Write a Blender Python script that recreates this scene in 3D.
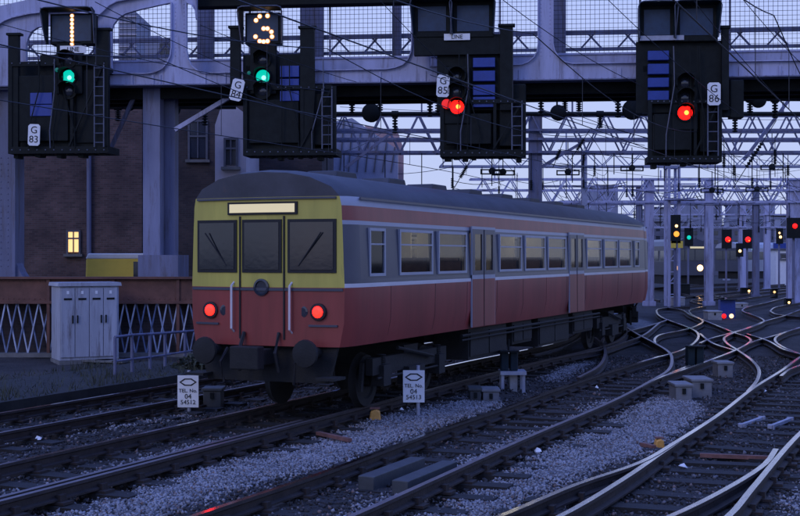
import bpy, bmesh, math, random
import numpy as np
from mathutils import Vector, Matrix
random.seed(7); rng = np.random.default_rng(7)
for o in list(bpy.data.objects): bpy.data.objects.remove(o)
scene = bpy.context.scene
COL = scene.collection
R = math.radians

# ------------------------------------------------------------------ camera
F, H, HZ = 1250.0, 2.45, 256.0          # focal length in photo pixels, eye height over rail head, horizon row
cam = bpy.data.cameras.new('camera'); camo = bpy.data.objects.new('camera', cam); COL.objects.link(camo)
camo.location = (0, 0, H); camo.rotation_euler = (R(90), 0, 0)
cam.sensor_width = 36; cam.lens = 36 * F / 800; cam.shift_y = -2 / 800
cam.clip_start = 0.1; cam.clip_end = 3000
scene.camera = camo

# ------------------------------------------------------------------ sky, sun, exposure
SUN_EL, SUN_ROT = 3.0, 215.0
w = bpy.data.worlds.new('World'); scene.world = w; w.use_nodes = True
nt = w.node_tree; nt.nodes.clear()
sky = nt.nodes.new('ShaderNodeTexSky'); sky.sky_type = 'NISHITA'; sky.sun_disc = False
sky.sun_elevation = R(SUN_EL); sky.sun_rotation = R(SUN_ROT)
sky.air_density = 1.0; sky.dust_density = 0.6; sky.ozone_density = 6.0
hsv = nt.nodes.new('ShaderNodeMix'); hsv.data_type = 'RGBA'; hsv.blend_type = 'MIX'
hsv.inputs['Factor'].default_value = 0.9
# thin dusk cloud: pale lavender low down, deepening to blue overhead
wtc = nt.nodes.new('ShaderNodeTexCoord'); wsp = nt.nodes.new('ShaderNodeSeparateXYZ'); nt.links.new(wtc.outputs['Generated'], wsp.inputs[0])
wrp = nt.nodes.new('ShaderNodeValToRGB'); wrp.color_ramp.interpolation = 'EASE'
wrp.color_ramp.elements[0].position = 0.02; wrp.color_ramp.elements[0].color = (2.85, 3.25, 4.8, 1)
wrp.color_ramp.elements[1].position = 0.62; wrp.color_ramp.elements[1].color = (1.35, 2.3, 7.2, 1)
nt.links.new(wsp.outputs['Z'], wrp.inputs[0]); nt.links.new(wrp.outputs[0], hsv.inputs['B'])
bg = nt.nodes.new('ShaderNodeBackground'); bg.inputs['Strength'].default_value = 0.10
wo = nt.nodes.new('ShaderNodeOutputWorld')
nt.links.new(sky.outputs[0], hsv.inputs['A']); nt.links.new(hsv.outputs['Result'], bg.inputs['Color'])
nt.links.new(bg.outputs[0], wo.inputs[0])
sun = bpy.data.lights.new('sun', 'SUN'); sun.energy = 0.2; sun.angle = R(20); sun.color = (1.0, 0.9, 0.85)
suno = bpy.data.objects.new('sun', sun); COL.objects.link(suno)
suno.rotation_euler = (R(62), 0, R(-35))
vs = scene.view_settings; vs.view_transform = 'Standard'; vs.look = 'None'; vs.gamma = 1; vs.exposure = 1.05
vs.use_curve_mapping = False
scene.render.resolution_x = 1024; scene.render.resolution_y = 660

# ------------------------------------------------------------------ helpers
def P(px, py, Y): return Vector(((px - 400) / F * Y, Y, H + (HZ - py) / F * Y))
def G(px, py, z=0.0):
    Y = F * (H - z) / (py - HZ); return Vector(((px - 400) / F * Y, Y, z))
MATS = {}
def mat(name, col, rough=0.7, metal=0.0, var=0.25, scale=6.0, bump=0.15, col2=None, bscale=None, streak=False, rust=0):
    m = bpy.data.materials.new(name); m.use_nodes = True; n = m.node_tree.nodes; l = m.node_tree.links
    b = n['Principled BSDF']; b.inputs['Roughness'].default_value = rough; b.inputs['Metallic'].default_value = metal
    tc = n.new('ShaderNodeTexCoord'); mp = n.new('ShaderNodeMapping'); l.new(tc.outputs['Object'], mp.inputs[0])
    if streak: mp.inputs['Scale'].default_value = (1, 1, 0.12)
    no = n.new('ShaderNodeTexNoise'); no.inputs['Scale'].default_value = scale; no.inputs['Detail'].default_value = 6
    no.inputs['Roughness'].default_value = 0.65
    l.new(mp.outputs[0], no.inputs['Vector'])
    rp = n.new('ShaderNodeValToRGB'); rp.color_ramp.elements[0].position = 0.3; rp.color_ramp.elements[1].position = 0.7
    c = Vector(col[:3]); c2 = Vector(col2) if col2 else c * (1 - var)
    rp.color_ramp.elements[0].color = (*c2, 1); rp.color_ramp.elements[1].color = (*(c * (1 if col2 else 1 + var * .5)), 1)
    l.new(no.outputs[0], rp.inputs[0]); l.new(rp.outputs[0], b.inputs['Base Color'])
    if rust:      # grime and rust runs in their own shapes
        n3 = n.new('ShaderNodeTexNoise'); n3.inputs['Scale'].default_value = scale*2.3; n3.inputs['Detail'].default_value = 10; n3.inputs['Roughness'].default_value = .75; l.new(mp.outputs[0], n3.inputs['Vector'])
        r3 = n.new('ShaderNodeValToRGB'); r3.color_ramp.elements[0].position = rust; r3.color_ramp.elements[1].position = rust+.2; l.new(n3.outputs[0], r3.inputs[0])
        mm = n.new('ShaderNodeMix'); mm.data_type = 'RGBA'; mm.inputs['B'].default_value = (.085,.06,.055,1); l.new(r3.outputs[0], mm.inputs['Factor']); l.new(rp.outputs[0], mm.inputs['A']); l.new(mm.outputs['Result'], b.inputs['Base Color'])
    if bump:
        n2 = n.new('ShaderNodeTexNoise'); n2.inputs['Scale'].default_value = bscale or scale * 6; n2.inputs['Detail'].default_value = 4
        l.new(tc.outputs['Object'], n2.inputs['Vector'])
        bp = n.new('ShaderNodeBump'); bp.inputs['Strength'].default_value = bump; bp.inputs['Distance'].default_value = 0.02
        l.new(n2.outputs[0], bp.inputs['Height']); l.new(bp.outputs[0], b.inputs['Normal'])
    MATS[name] = m; return m
def emat(name, col, s):
    m = bpy.data.materials.new(name); m.use_nodes = True; b = m.node_tree.nodes['Principled BSDF']
    b.inputs['Base Color'].default_value = (*[min(1, c * .5) for c in col], 1)
    b.inputs['Emission Color'].default_value = (*col, 1); b.inputs['Emission Strength'].default_value = s
    MATS[name] = m; return m
def glassmat(name, col, rough=0.06):
    m = mat(name, col, rough, 0, 0.2, 2.0, 0.02); m.node_tree.nodes['Principled BSDF'].inputs['Specular IOR Level'].default_value = 0.7
    return m

mat('steel_paint', (0.40, 0.41, 0.58), 0.55, 0, 0.35, 1.6, 0.15, streak=True, rust=.52)
mat('steel_paint_dark', (0.15, 0.16, 0.25), 0.6, 0, 0.35, 2.0, 0.15, streak=True, rust=.5)
mat('steel_mid', (0.22, 0.235, 0.36), 0.6, 0, 0.35, 1.8, 0.15, streak=True, rust=.5)
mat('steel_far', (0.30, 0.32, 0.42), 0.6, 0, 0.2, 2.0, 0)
mat('galv', (0.36, 0.37, 0.44), 0.5, 0.2, 0.25, 5, 0.1)
mat('black_steel', (0.010, 0.013, 0.013), 0.7, 0, 0.4, 5, 0.15); MATS['black_steel'].node_tree.nodes['Principled BSDF'].inputs['Specular IOR Level'].default_value = 0.2
mat('dark_wire', (0.012, 0.013, 0.018), 0.6, 0, 0.2, 4, 0)
mat('blue_panel', (0.015, 0.045, 0.26), 0.5, 0, 0.2, 6, 0.05)
mat('hood_blue', (0.008, 0.02, 0.03), 0.6, 0, 0.3, 6, 0.1); MATS['hood_blue'].node_tree.nodes['Principled BSDF'].inputs['Specular IOR Level'].default_value = 0.25
mat('hood_rim', (0.10, 0.11, 0.15), 0.5, 0, 0.3, 6, 0.1)
mat('route_blue', (0.010, 0.035, 0.085), 0.5, 0, 0.3, 6, 0.1)
mat('plate_white', (0.80, 0.80, 0.80), 0.5, 0, 0.08, 9, 0.03)
mat('ink', (0.012, 0.012, 0.016), 0.6, 0, 0.1, 9, 0)
mat('rail_side', (0.035, 0.026, 0.024), 0.75, 0.2, 0.5, 5, 0.3)
mat('rail_top', (0.95, 0.95, 0.96), 0.13, 1.0, 0.12, 3, 0.02)
mat('rail_dull', (0.26, 0.22, 0.22), 0.42, 0.7, 0.3, 3, 0.05)
mat('sleeper_wood', (0.020, 0.018, 0.018), 0.85, 0, 0.5, 7, 0.5)
mat('stone', (0.31, 0.305, 0.32), 0.85, 0, 0.4, 3.0, 0.2)
mat('stone_dark', (0.036, 0.033, 0.033), 0.85, 0, 0.5, 3.0, 0.2)
mat('stone_rust', (0.20, 0.14, 0.12), 0.85, 0, 0.4, 3.0, 0.2)
mat('concrete', (0.16, 0.155, 0.15), 0.85, 0, 0.35, 3, 0.3)
mat('dirty_concrete', (0.022, 0.022, 0.020), 0.9, 0, 0.5, 2, 0.4)
mat('concrete_pale', (0.38, 0.37, 0.37), 0.8, 0, 0.3, 5, 0.2)
mat('rust_plate', (0.15, 0.065, 0.045), 0.75, 0, 0.45, 2.2, 0.3)
mat('cabinet_grey', (0.40, 0.41, 0.46), 0.5, 0, 0.3, 2.5, 0.06, streak=True, rust=.53)
mat('lattice_worn', (0.16, 0.20, 0.32), 0.6, 0, 0.5, 5, 0.2)
mat('lattice_white', (0.70, 0.70, 0.72), 0.6, 0, 0.5, 3, 0.2, col2=(.2,.24,.36))
mat('lattice_paint', (0.46, 0.50, 0.62), 0.6, 0, 0.35, 5, 0.2)
mat('train_orange', (0.26, 0.045, 0.038), 0.38, 0, 0.35, 1.6, 0.02, streak=True, rust=.62)
mat('seam_red', (0.06, 0.02, 0.02), 0.6, 0, 0.2, 5, 0)
mat('train_band', (0.055, 0.06, 0.085), 0.35, 0, 0.15, 1.5, 0.02)
mat('train_roof', (0.045, 0.047, 0.06), 0.6, 0, 0.4, 1.5, 0.1, rust=.6)
mat('train_cream', (0.60, 0.57, 0.58), 0.4, 0, 0.1, 2, 0.02)
mat('train_yellow', (0.50, 0.43, 0.08), 0.42, 0, 0.25, 2.2, 0.03, streak=True, rust=.60)
mat('train_pale', (0.34, 0.35, 0.40), 0.4, 0, 0.1, 2, 0.02)
mat('underframe', (0.012, 0.012, 0.012), 0.8, 0, 0.4, 5, 0.3)
mat('rubber', (0.01, 0.01, 0.012), 0.7, 0, 0.2, 5, 0.1)
gq = bpy.data.materials.new('saloon_glass'); gq.use_nodes = True; gn = gq.node_tree.nodes; gl = gq.node_tree.links; gn.clear(); MATS['saloon_glass'] = gq
g_t = gn.new('ShaderNodeBsdfTransparent'); g_t.inputs[0].default_value = (.75,.80,.80,1); g_g = gn.new('ShaderNodeBsdfGlossy'); g_g.inputs['Roughness'].default_value = .05; g_f = gn.new('ShaderNodeFresnel'); g_f.inputs[0].default_value = 1.33
g_m = gn.new('ShaderNodeMixShader'); g_o = gn.new('ShaderNodeOutputMaterial'); gl.new(g_f.outputs[0], g_m.inputs[0]); gl.new(g_t.outputs[0], g_m.inputs[1]); gl.new(g_g.outputs[0], g_m.inputs[2]); gl.new(g_m.outputs[0], g_o.inputs[0])
mat('seat_cloth', (0.10, 0.055, 0.04), 0.9, 0, 0.3, 8, 0.2); mat('saloon_wall', (0.45, 0.42, 0.36), 0.6, 0, 0.15, 2, 0.02); emat('saloon_lamp', (1.0, 0.85, 0.60), 3.2)
glassmat('cab_glass', (0.016, 0.019, 0.022), 0.1); glassmat('train_glass', (0.05, 0.058, 0.065)); glassmat('dark_glass', (0.03, 0.035, 0.05), 0.12)
mat('van_yellow', (0.72, 0.52, 0.06), 0.4, 0, 0.1, 2, 0.02)
mat('roof_white', (0.7, 0.7, 0.72), 0.5, 0, 0.1, 3, 0.02)
mat('shrub_leaf', (0.05, 0.055, 0.03), 0.8, 0, 0.5, 4, 0)
mat('pale_wall', (0.46, 0.42, 0.46), 0.8, 0, 0.15, 1, 0.1)
mat('slate', (0.10, 0.10, 0.12), 0.7, 0, 0.3, 3, 0.2)
mat('pink_stone', (0.42, 0.27, 0.26), 0.8, 0, 0.25, 1, 0.1)
mat('glass_roof', (0.30, 0.32, 0.44), 0.3, 0, 0.2, 1, 0.05)
mat('far_wall', (0.12, 0.125, 0.17), 0.8, 0, 0.3, 0.4, 0)
mat('far_wall_pale', (0.24, 0.25, 0.33), 0.8, 0, 0.25, 0.4, 0)
mat('orange_cap', (0.72, 0.36, 0.08), 0.5, 0, 0.2, 12, 0.1)
mat('weathered_wood', (0.22, 0.10, 0.08), 0.8, 0, 0.4, 8, 0.3)
emat('red_lens', (1.0, 0.005, 0.003), 2.2); emat('red_core', (1.0, 0.22, 0.03), 2.2); emat('tail_red', (1.0, 0.010, 0.006), 3.2)
emat('green_lens', (0.0, 0.40, 0.30), 0.75); emat('green_core', (0.25, 0.9, 0.75), 1.0)
emat('lamp_white', (1.0, 0.66, 0.36), 1.7); emat('amber', (1.0, 0.28, 0.03), 0.9); emat('warm_window', (1.0, 0.60, 0.24), 0.65)
emat('head_lamp', (1.0, 0.55, 0.22), 2.4); emat('dest_glow', (1.0, 0.86, 0.5), 0.24); emat('small_warm', (1.0,.55,.22), 1.6); emat('cold_lamp', (0.8, 0.9, 1.0), 6.0)
emat('halo_amber', (1.0,.30,.04), 0.45); emat('red_ghost', (0.5, 0.01, 0.008), 0.7); emat('green_ghost', (0.0, 0.10, 0.08), 0.4)  # glow colours for the painted lamp halos and ghost reflections

# brick material (courses far too small to model at this distance)
def brickmat(name, c1, c2, mortar, sc):
    m = bpy.data.materials.new(name); m.use_nodes = True; n = m.node_tree.nodes; l = m.node_tree.links
    b = n['Principled BSDF']; b.inputs['Roughness'].default_value = 0.9
    tc = n.new('ShaderNodeTexCoord'); mp = n.new('ShaderNodeMapping'); mp.inputs['Rotation'].default_value = (R(90), 0, 0)
    l.new(tc.outputs['Object'], mp.inputs[0])
    br = n.new('ShaderNodeTexBrick'); br.inputs['Scale'].default_value = sc
    br.inputs['Color1'].default_value = (*c1, 1); br.inputs['Color2'].default_value = (*c2, 1); br.inputs['Mortar'].default_value = (*mortar, 1)
    br.inputs['Brick Width'].default_value = 0.23; br.inputs['Row Height'].default_value = 0.076; br.inputs['Mortar Size'].default_value = 0.008
    l.new(mp.outputs[0], br.inputs['Vector'])
    no = n.new('ShaderNodeTexNoise'); no.inputs['Scale'].default_value = 0.8; no.inputs['Detail'].default_value = 8; l.new(tc.outputs['Object'], no.inputs['Vector'])
    mx = n.new('ShaderNodeMix'); mx.data_type = 'RGBA'; mx.blend_type = 'MULTIPLY'; mx.inputs['Factor'].default_value = 0.8
    rp = n.new('ShaderNodeValToRGB'); rp.color_ramp.elements[0].position = .3; rp.color_ramp.elements[0].color = (.18, .18, .22, 1); rp.color_ramp.elements[1].position = .72
    l.new(no.outputs[0], rp.inputs[0]); l.new(br.outputs[0], mx.inputs['A']); l.new(rp.outputs[0], mx.inputs['B']); l.new(mx.outputs['Result'], b.inputs['Base Color'])
    bp = n.new('ShaderNodeBump'); bp.inputs['Strength'].default_value = .4; bp.inputs['Distance'].default_value = .01
    l.new(br.outputs['Fac'], bp.inputs['Height']); bp.invert = True; l.new(bp.outputs[0], b.inputs['Normal'])
    MATS[name] = m
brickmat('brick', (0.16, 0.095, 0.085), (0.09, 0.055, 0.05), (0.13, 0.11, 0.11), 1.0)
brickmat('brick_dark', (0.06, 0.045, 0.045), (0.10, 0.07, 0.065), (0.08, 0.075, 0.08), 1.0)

class MB:
    def __init__(s): s.v = []; s.f = []; s.m = []; s.cur = 0
    def add(s, vs, fs):
        k = len(s.v); s.v += [tuple(v) for v in vs]; s.f += [tuple(i + k for i in f) for f in fs]; s.m += [s.cur] * len(fs); return s
    def mx(s, M, vs, fs): return s.add([M @ Vector(v) for v in vs], fs)
    def box(s, x0, x1, y0, y1, z0, z1):
        v = [(x0,y0,z0),(x1,y0,z0),(x1,y1,z0),(x0,y1,z0),(x0,y0,z1),(x1,y0,z1),(x1,y1,z1),(x0,y1,z1)]
        return s.add(v, [(0,3,2,1),(4,5,6,7),(0,1,5,4),(1,2,6,5),(2,3,7,6),(3,0,4,7)])
    def bar(s, p, q, w=.05, h=None, up=(0,0,1)):
        p = Vector(p); q = Vector(q); d = (q - p)
        if d.length < 1e-6: return s
        d.normalize(); h = h or w; u = Vector(up)
        if abs(d.dot(u)) > .99: u = Vector((0, 1, 0))
        a = d.cross(u).normalized(); b = a.cross(d).normalized()
        vs = [c + a * i * w / 2 + b * j * h / 2 for c in (p, q) for i, j in ((-1,-1),(1,-1),(1,1),(-1,1))]
        return s.add(vs, [(0,3,2,1),(4,5,6,7),(0,1,5,4),(1,2,6,5),(2,3,7,6),(3,0,4,7)])
    def tube(s, p, q, r=.03, n=8, r2=None, cap=True):
        p = Vector(p); q = Vector(q); d = (q - p)
        if d.length < 1e-6: return s
        d.normalize(); u = Vector((0,0,1)) if abs(d.z) < .95 else Vector((0,1,0)); a = d.cross(u).normalized(); b = a.cross(d)
        r2 = r if r2 is None else r2
        vs = [p + (a * math.cos(t) + b * math.sin(t)) * r for t in [2*math.pi*i/n for i in range(n)]] + [q + (a * math.cos(t) + b * math.sin(t)) * r2 for t in [2*math.pi*i/n for i in range(n)]]
        fs = [(i, (i+1) % n, n + (i+1) % n, n + i) for i in range(n)]
        if cap: fs += [tuple(range(n-1, -1, -1)), tuple(range(n, 2*n))]
        return s.add(vs, fs)
    def path(s, pts, r=.02, n=5):
        pts = [Vector(p) for p in pts]; N = len(pts); vs = []
        for i, p in enumerate(pts):
            d = (pts[min(i+1, N-1)] - pts[max(i-1, 0)]).normalized(); u = Vector((0,0,1)) if abs(d.z) < .95 else Vector((0,1,0))
            a = d.cross(u).normalized(); b = a.cross(d)
            vs += [p + (a * math.cos(2*math.pi*k/n) + b * math.sin(2*math.pi*k/n)) * r for k in range(n)]
        fs = [(i*n+k, i*n+(k+1) % n, (i+1)*n+(k+1) % n, (i+1)*n+k) for i in range(N-1) for k in range(n)]
        fs += [tuple(range(n-1,-1,-1)), tuple(range((N-1)*n, N*n))]
        return s.add(vs, fs)
    def lathe(s, c, axis, prof, n=12):      # prof: (t along axis, radius)
        c = Vector(c); d = Vector(axis).normalized(); u = Vector((0,0,1)) if abs(d.z) < .95 else Vector((0,1,0)); a = d.cross(u).normalized(); b = a.cross(d)
        vs = []
        for t, r in prof: vs += [c + d*t + (a*math.cos(2*math.pi*k/n) + b*math.sin(2*math.pi*k/n))*max(r, 1e-4) for k in range(n)]
        m = len(prof); fs = [(i*n+k, i*n+(k+1)%n, (i+1)*n+(k+1)%n, (i+1)*n+k) for i in range(m-1) for k in range(n)]
        fs += [tuple(range(n-1,-1,-1)), tuple(range((m-1)*n, m*n))]
        return s.add(vs, fs)
    def prism(s, poly, y0, y1):             # polygon in xz, thickness along y
        n = len(poly); vs = [(x, y0, z) for x, z in poly] + [(x, y1, z) for x, z in poly]
        return s.add(vs, [tuple(range(n)), tuple(range(2*n-1, n-1, -1))] + [(i, n+i, n+(i+1)%n, (i+1)%n) for i in range(n)])
    def build(s, name, mats, parent=None, bevel=0, smooth=False, **tags):
        o = obj_from(name, s.v, s.f, mats, parent, s.m, **tags)
        fix = bmesh.new(); fix.from_mesh(o.data); bmesh.ops.recalc_face_normals(fix, faces=fix.faces); fix.to_mesh(o.data); fix.free()
        if smooth:
            o.data.polygons.foreach_set('use_smooth', [True]*len(o.data.polygons)); o.data.set_sharp_from_angle(angle=R(38))
        if bevel:
            b = o.modifiers.new('bevel', 'BEVEL'); b.width = bevel; b.segments = 2; b.limit_method = 'ANGLE'; b.angle_limit = R(50)
        return o
def link(o, parent=None, label=None, cat=None, group=None, kind=None):
    COL.objects.link(o)
    if parent: o.parent = parent
    if label: o['label'] = label
    if cat: o['category'] = cat
    if group: o['group'] = group
    if kind: o['kind'] = kind
    return o
def isloc(p):
    while p.parent: p = p.parent
    return bool(p.get('_local'))
def wloc(p):
    v = Vector((0,0,0))
    while p: v += p.location; p = p.parent
    return v
def obj_from(name, v, f, mats, parent=None, mi=None, **tags):
    if isinstance(mats, str): mats = [mats]
    me = bpy.data.meshes.new(name)
    off = wloc(parent) if (parent and not isloc(parent)) else Vector((0,0,0))
    if off.length > 0: v = [tuple(Vector(q) - off) for q in v]
    me.from_pydata(v, [], f)
    for m in mats: me.materials.append(MATS[m])
    if mi and max(mi, default=0) > 0: me.polygons.foreach_set('material_index', mi)
    return link(bpy.data.objects.new(name, me), parent, **tags)
def thing(name, label, cat, loc=(0,0,0), rz=0, group=None, local=False):
    o = bpy.data.objects.new(name, None); o.location = loc; o.rotation_euler = (0,0,rz); o.empty_display_size = .2
    if local: o['_local'] = 1
    return link(o, None, label, cat, group)
def shared(name, mesh, parent, loc, rz=0, rot=None):
    o = bpy.data.objects.new(name, mesh); o.location = Vector(loc) - (wloc(parent) if not isloc(parent) else Vector((0,0,0)))
    o.rotation_euler = rot or (0,0,rz); return link(o, parent)
def copy_tree(o, parent=None):
    c = o.copy(); COL.objects.link(c); c.parent = parent
    for ch in list(o.children): copy_tree(ch, c)
    return c
def text_mesh(txt, size, extr=.004):
    cu = bpy.data.curves.new('t', 'FONT'); cu.body = txt; cu.size = size; cu.align_x = 'CENTER'; cu.align_y = 'CENTER'; cu.extrude = extr; cu.resolution_u = 3
    ob = bpy.data.objects.new('t', cu); COL.objects.link(ob); dg = bpy.context.evaluated_depsgraph_get()
    me = bpy.data.meshes.new_from_object(ob.evaluated_get(dg)); bpy.data.objects.remove(ob); bpy.data.curves.remove(cu)
    return me
def text(name, txt, size, m, parent, loc, rot=(R(90),0,0)):
    me = text_mesh(txt, size); me.materials.clear(); me.materials.append(MATS[m])
    return shared(name, me, parent, loc, rot=rot)
def filled(loops, y0, thick):
    """plate with holes: loops of (u,z), first outer -> mesh lying in the xz plane from y0 to y0+thick"""
    cu = bpy.data.curves.new('c', 'CURVE'); cu.dimensions = '2D'; cu.fill_mode = 'BOTH'; cu.extrude = thick/2
    for lp in loops:
        sp = cu.splines.new('POLY'); sp.points.add(len(lp)-1); sp.use_cyclic_u = True
        for p, (u, z) in zip(sp.points, lp): p.co = (u, z, 0, 1)
    ob = bpy.data.objects.new('c', cu); COL.objects.link(ob); dg = bpy.context.evaluated_depsgraph_get()
    me = bpy.data.meshes.new_from_object(ob.evaluated_get(dg)); bpy.data.objects.remove(ob); bpy.data.curves.remove(cu)
    me.transform(Matrix.Translation((0, y0 + thick/2, 0)) @ Matrix.Rotation(R(90), 4, 'X')); me.materials.clear(); return me
def catmull(pts, step=0.35):
    pts = [Vector(p) for p in pts]
    if len(pts) == 2: ext = [pts[0]*2-pts[1]] + pts + [pts[1]*2-pts[0]]
    else: ext = [pts[0]*2-pts[1]] + pts + [pts[-1]*2-pts[-2]]
    out = []
    for i in range(1, len(ext)-2):
        p0, p1, p2, p3 = ext[i-1:i+3]; a = .5
        t0 = 0; t1 = max((p1-p0).length, 1e-4)**a; t2 = t1+max((p2-p1).length,1e-4)**a; t3 = t2+max((p3-p2).length,1e-4)**a
        n = max(2, int((p2-p1).length/step))
        for k in range(n):
            t = t1+(t2-t1)*k/n
            A1 = p0*((t1-t)/(t1-t0))+p1*((t-t0)/(t1-t0)); A2 = p1*((t2-t)/(t2-t1))+p2*((t-t1)/(t2-t1)); A3 = p2*((t3-t)/(t3-t2))+p3*((t-t2)/(t3-t2))
            B1 = A1*((t2-t)/(t2-t0))+A2*((t-t0)/(t2-t0)); B2 = A2*((t3-t)/(t3-t1))+A3*((t-t1)/(t3-t1))
            out.append(B1*((t2-t)/(t2-t1))+B2*((t-t1)/(t2-t1)))
    out.append(ext[-2]); return out

# ------------------------------------------------------------------ tracks (world data first: the ground needs it)
# each rail: points on the rail head, read off the photograph's ground plane
TH = R(23.5); TD = Vector((math.sin(TH), math.cos(TH), 0)); TN = Vector((-math.cos(TH), math.sin(TH), 0))   # along / left of the train's track
TC = Vector((-2.02, 18.99, 0))                                  # track centre under the train's tail
def px_rail(*p): return [G(x, y) for x, y in p]
g2 = 0.752
t2c = [TC + TD*s for s in (-16, -8, 0, 10, 19)] + [TC + TD*19 + Vector((math.sin(R(9)), math.cos(R(9)),0))*12 + Vector((.3,0,0)), TC + TD*19 + Vector((math.sin(R(6)), math.cos(R(6)),0))*45]
def offset(pts, d):
    out = []
    for i, p in enumerate(pts):
        t = (pts[min(i+1,len(pts)-1)] - pts[max(i-1,0)]); t.z = 0; t.normalize(); out.append(p + Vector((-t.y, t.x, 0))*d)
    return out
t1c = offset(t2c, 3.35)
c4 = lambda *p: [(640 + x/4.69, 270 + y/4.69) for x, y in p]
RAILS = {
 'T1': [offset(t1c, g2), offset(t1c, -g2)],
 'T2': [offset(t2c, g2), offset(t2c, -g2)],
 'T3': [px_rail((120,541),(200,513),(320,473),(440,429),(500,409),(551,390.5),(610,371),(660,356)), px_rail((250,556),(350,516),(440,476),(520,440),(614,400),(650,381),(668,370),(672,360),(669,352),(655,343),(636,333),(616,320))],
}
JUNC = [
 px_rail((440,538),(499,516),(576,484),(640,462),(677,441),(719,414),(753,388),(782,370),(800,357),(840,335)),
 px_rail((500,540),(558,516),(625,477),(660,453),(680,439.5)),
 px_rail((600,541),(668,516),(722,490),(765,463),(776,448)),
 px_rail((690,541),(728,516),(753,487),(799,434),(850,392),(900,362)),
 px_rail((748,391),(757,380),(759,370),(753,361),(738,350),(727,343),(724,338),(730,334),(742,330),(755,325.5),(764,321),(759,317),(751,314),(742.5,310.5),(747,307),(768,302),(800,293.5),(830,286)),
 px_rail((640,387),(657,378),(690,367),(709,360),(735,350),(748,343),(751,340),(746,336),(736,333),(725,328.5),(704,320),(691,315),(680,309),(668,307.3)),
 px_rail((655,357),(664,355),(683,349),(694,342.5),(698.5,336),(696,331),(687,326.5),(672,321),(662,317),(657,312.5),(659,308.5),(668,307.3),(690,306)),
 px_rail((655,343),(655,338),(661,334),(683,329.5),(695,326),(703,321),(700,318.5),(691,313.5),(690,309.5),(697,307.3),(706,306)),
 px_rail((700,342.5),(710,338),(725,334),(747,327.5),(764,321),(785,315),(800,309.5),(840,299)),
 px_rail((700,333),(706,338),(715,343.5),(736,350)),
 px_rail((736,350),(747,343.5),(759,339),(774,335),(790,330),(812,324)),
 px_rail((747,333),(768,340),(785,349),(800,353)),
 px_rail((800,326.5),(787,331),(776.5,336),(775.5,340.5),(783,346),(800,353),(820,361)),
 px_rail((770,310.5),(776,306.5),(800,302),(840,295)), px_rail((770,310.5),(779,314),(800,316),(840,320)),
 px_rail((781,374.5),(789,368),(800,364),(840,350)),
 px_rail((660,377),(672,371),(690,364)),
 px_rail((578,377),(597,367),(604,358),(605,349),(601,342),(595,337)),
 px_rail((520,366),(561,356),(600,349),(626,341),(641,336),(660,322)),
 px_rail((601,347),(602,340),(608,335),(631,330),(660,322),(668,319)),
]
FAR = [((674,288),(709,285),(760,283),(860,278)), ((690,300),(730,295),(800,288),(880,281)), ((682,293),(700,298),(690,301),(702,304)), ((720,302),(760,296),(800,290.5),(860,284)),
       ((660,300),(640,297),(600,293)), ((690,291),(745,288),(830,282))]
# a rail: bullhead section swept along a path
PROF = [(-.035,0),(.035,0),(.038,-.035),(.011,-.05),(.011,-.115),(.065,-.13),(.065,-.15),(-.065,-.15),(-.065,-.13),(-.011,-.115),(-.011,-.05),(-.038,-.035)]
def rail_mesh(pts, parent, name='rail', step=.35, top='rail_top', drop=0):
    pts = catmull(pts, step); N = len(pts); v = []; f = []; mi = []; n = len(PROF)
    for i, p in enumerate(pts):
        t = pts[min(i+1,N-1)] - pts[max(i-1,0)]; t.z = 0; t.normalize(); a = Vector((t.y, -t.x, 0))
        v += [(p + a*x + Vector((0,0,z-drop)))[:] for x, z in PROF]
    for i in range(N-1):
        for k in range(n):
            f.append((i*n+k, (i+1)*n+k, (i+1)*n+(k+1)%n, i*n+(k+1)%n)); mi.append(1 if k == 0 else 0)
    f += [tuple(range(n)), tuple(range((N-1)*n+n-1, (N-1)*n-1, -1))]; mi += [0, 0]
    o = obj_from(name, v, f, ['rail_side', top], parent, mi); 
    fix = bmesh.new(); fix.from_mesh(o.data); bmesh.ops.recalc_face_normals(fix, faces=fix.faces); fix.to_mesh(o.data); fix.free(); return o, pts

# ------------------------------------------------------------------ ground
GZ = -0.27
tpts = []
for k in RAILS:
    a, b = catmull(RAILS[k][0], .4), catmull(RAILS[k][1], .4)
    tpts += [(p.x, p.y) for p in a] + [(p.x, p.y) for p in b]
for r in JUNC: tpts += [(p.x, p.y) for p in catmull(r, .4)]
TP = np.array(tpts)
def rail_dist(x, y):
    out = np.empty(len(x))
    for i in range(0, len(x), 4000):
        d = (x[i:i+4000,None]-TP[None,:,0])**2 + (y[i:i+4000,None]-TP[None,:,1])**2; out[i:i+4000] = np.sqrt(d.min(1))
    return out
# pale ballast shoulders between the tracks: polygons on the ground
def poly(*p): return np.array([G(x, y, GZ)[:2] for x, y in p])
GRAVEL = [poly((-20,560),(60,545),(150,520),(260,486),(335,466),(440,428),(490,409),(500,402),(470,398),(430,409),(360,423),(300,429),(200,452),(100,480),(0,505),(-60,520)),
          poly((300,560),(350,523),(400,500),(500,453),(560,428),(610,405),(650,398),(690,402),(697,415),(675,438),(640,458),(590,475),(520,506),(470,528),(400,560)),
          poly((0,452),(60,440),(150,425),(200,415),(150,417),(60,432),(0,445)), poly((560,370),(600,358),(590,366),(545,385)), poly((620,322),(650,316),(655,325),(630,332)),
          poly((775,535),(800,500),(830,470),(850,500),(830,540))]
def inpoly(x, y, pl):
    c = np.zeros(len(x), bool); n = len(pl); j = n-1
    for i in range(n):
        xi, yi = pl[i]; xj, yj = pl[j]
        c ^= ((yi > y) != (yj > y)) & (x < (xj-xi)*(y-yi)/(yj-yi+1e-9)+xi); j = i
    return c
def hnoise(x, y): return .03*np.sin(1.3*x+.7*y)+.02*np.sin(2.9*x-1.7*y+1)+.012*np.sin(6.1*x+4.3*y+2)
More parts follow.
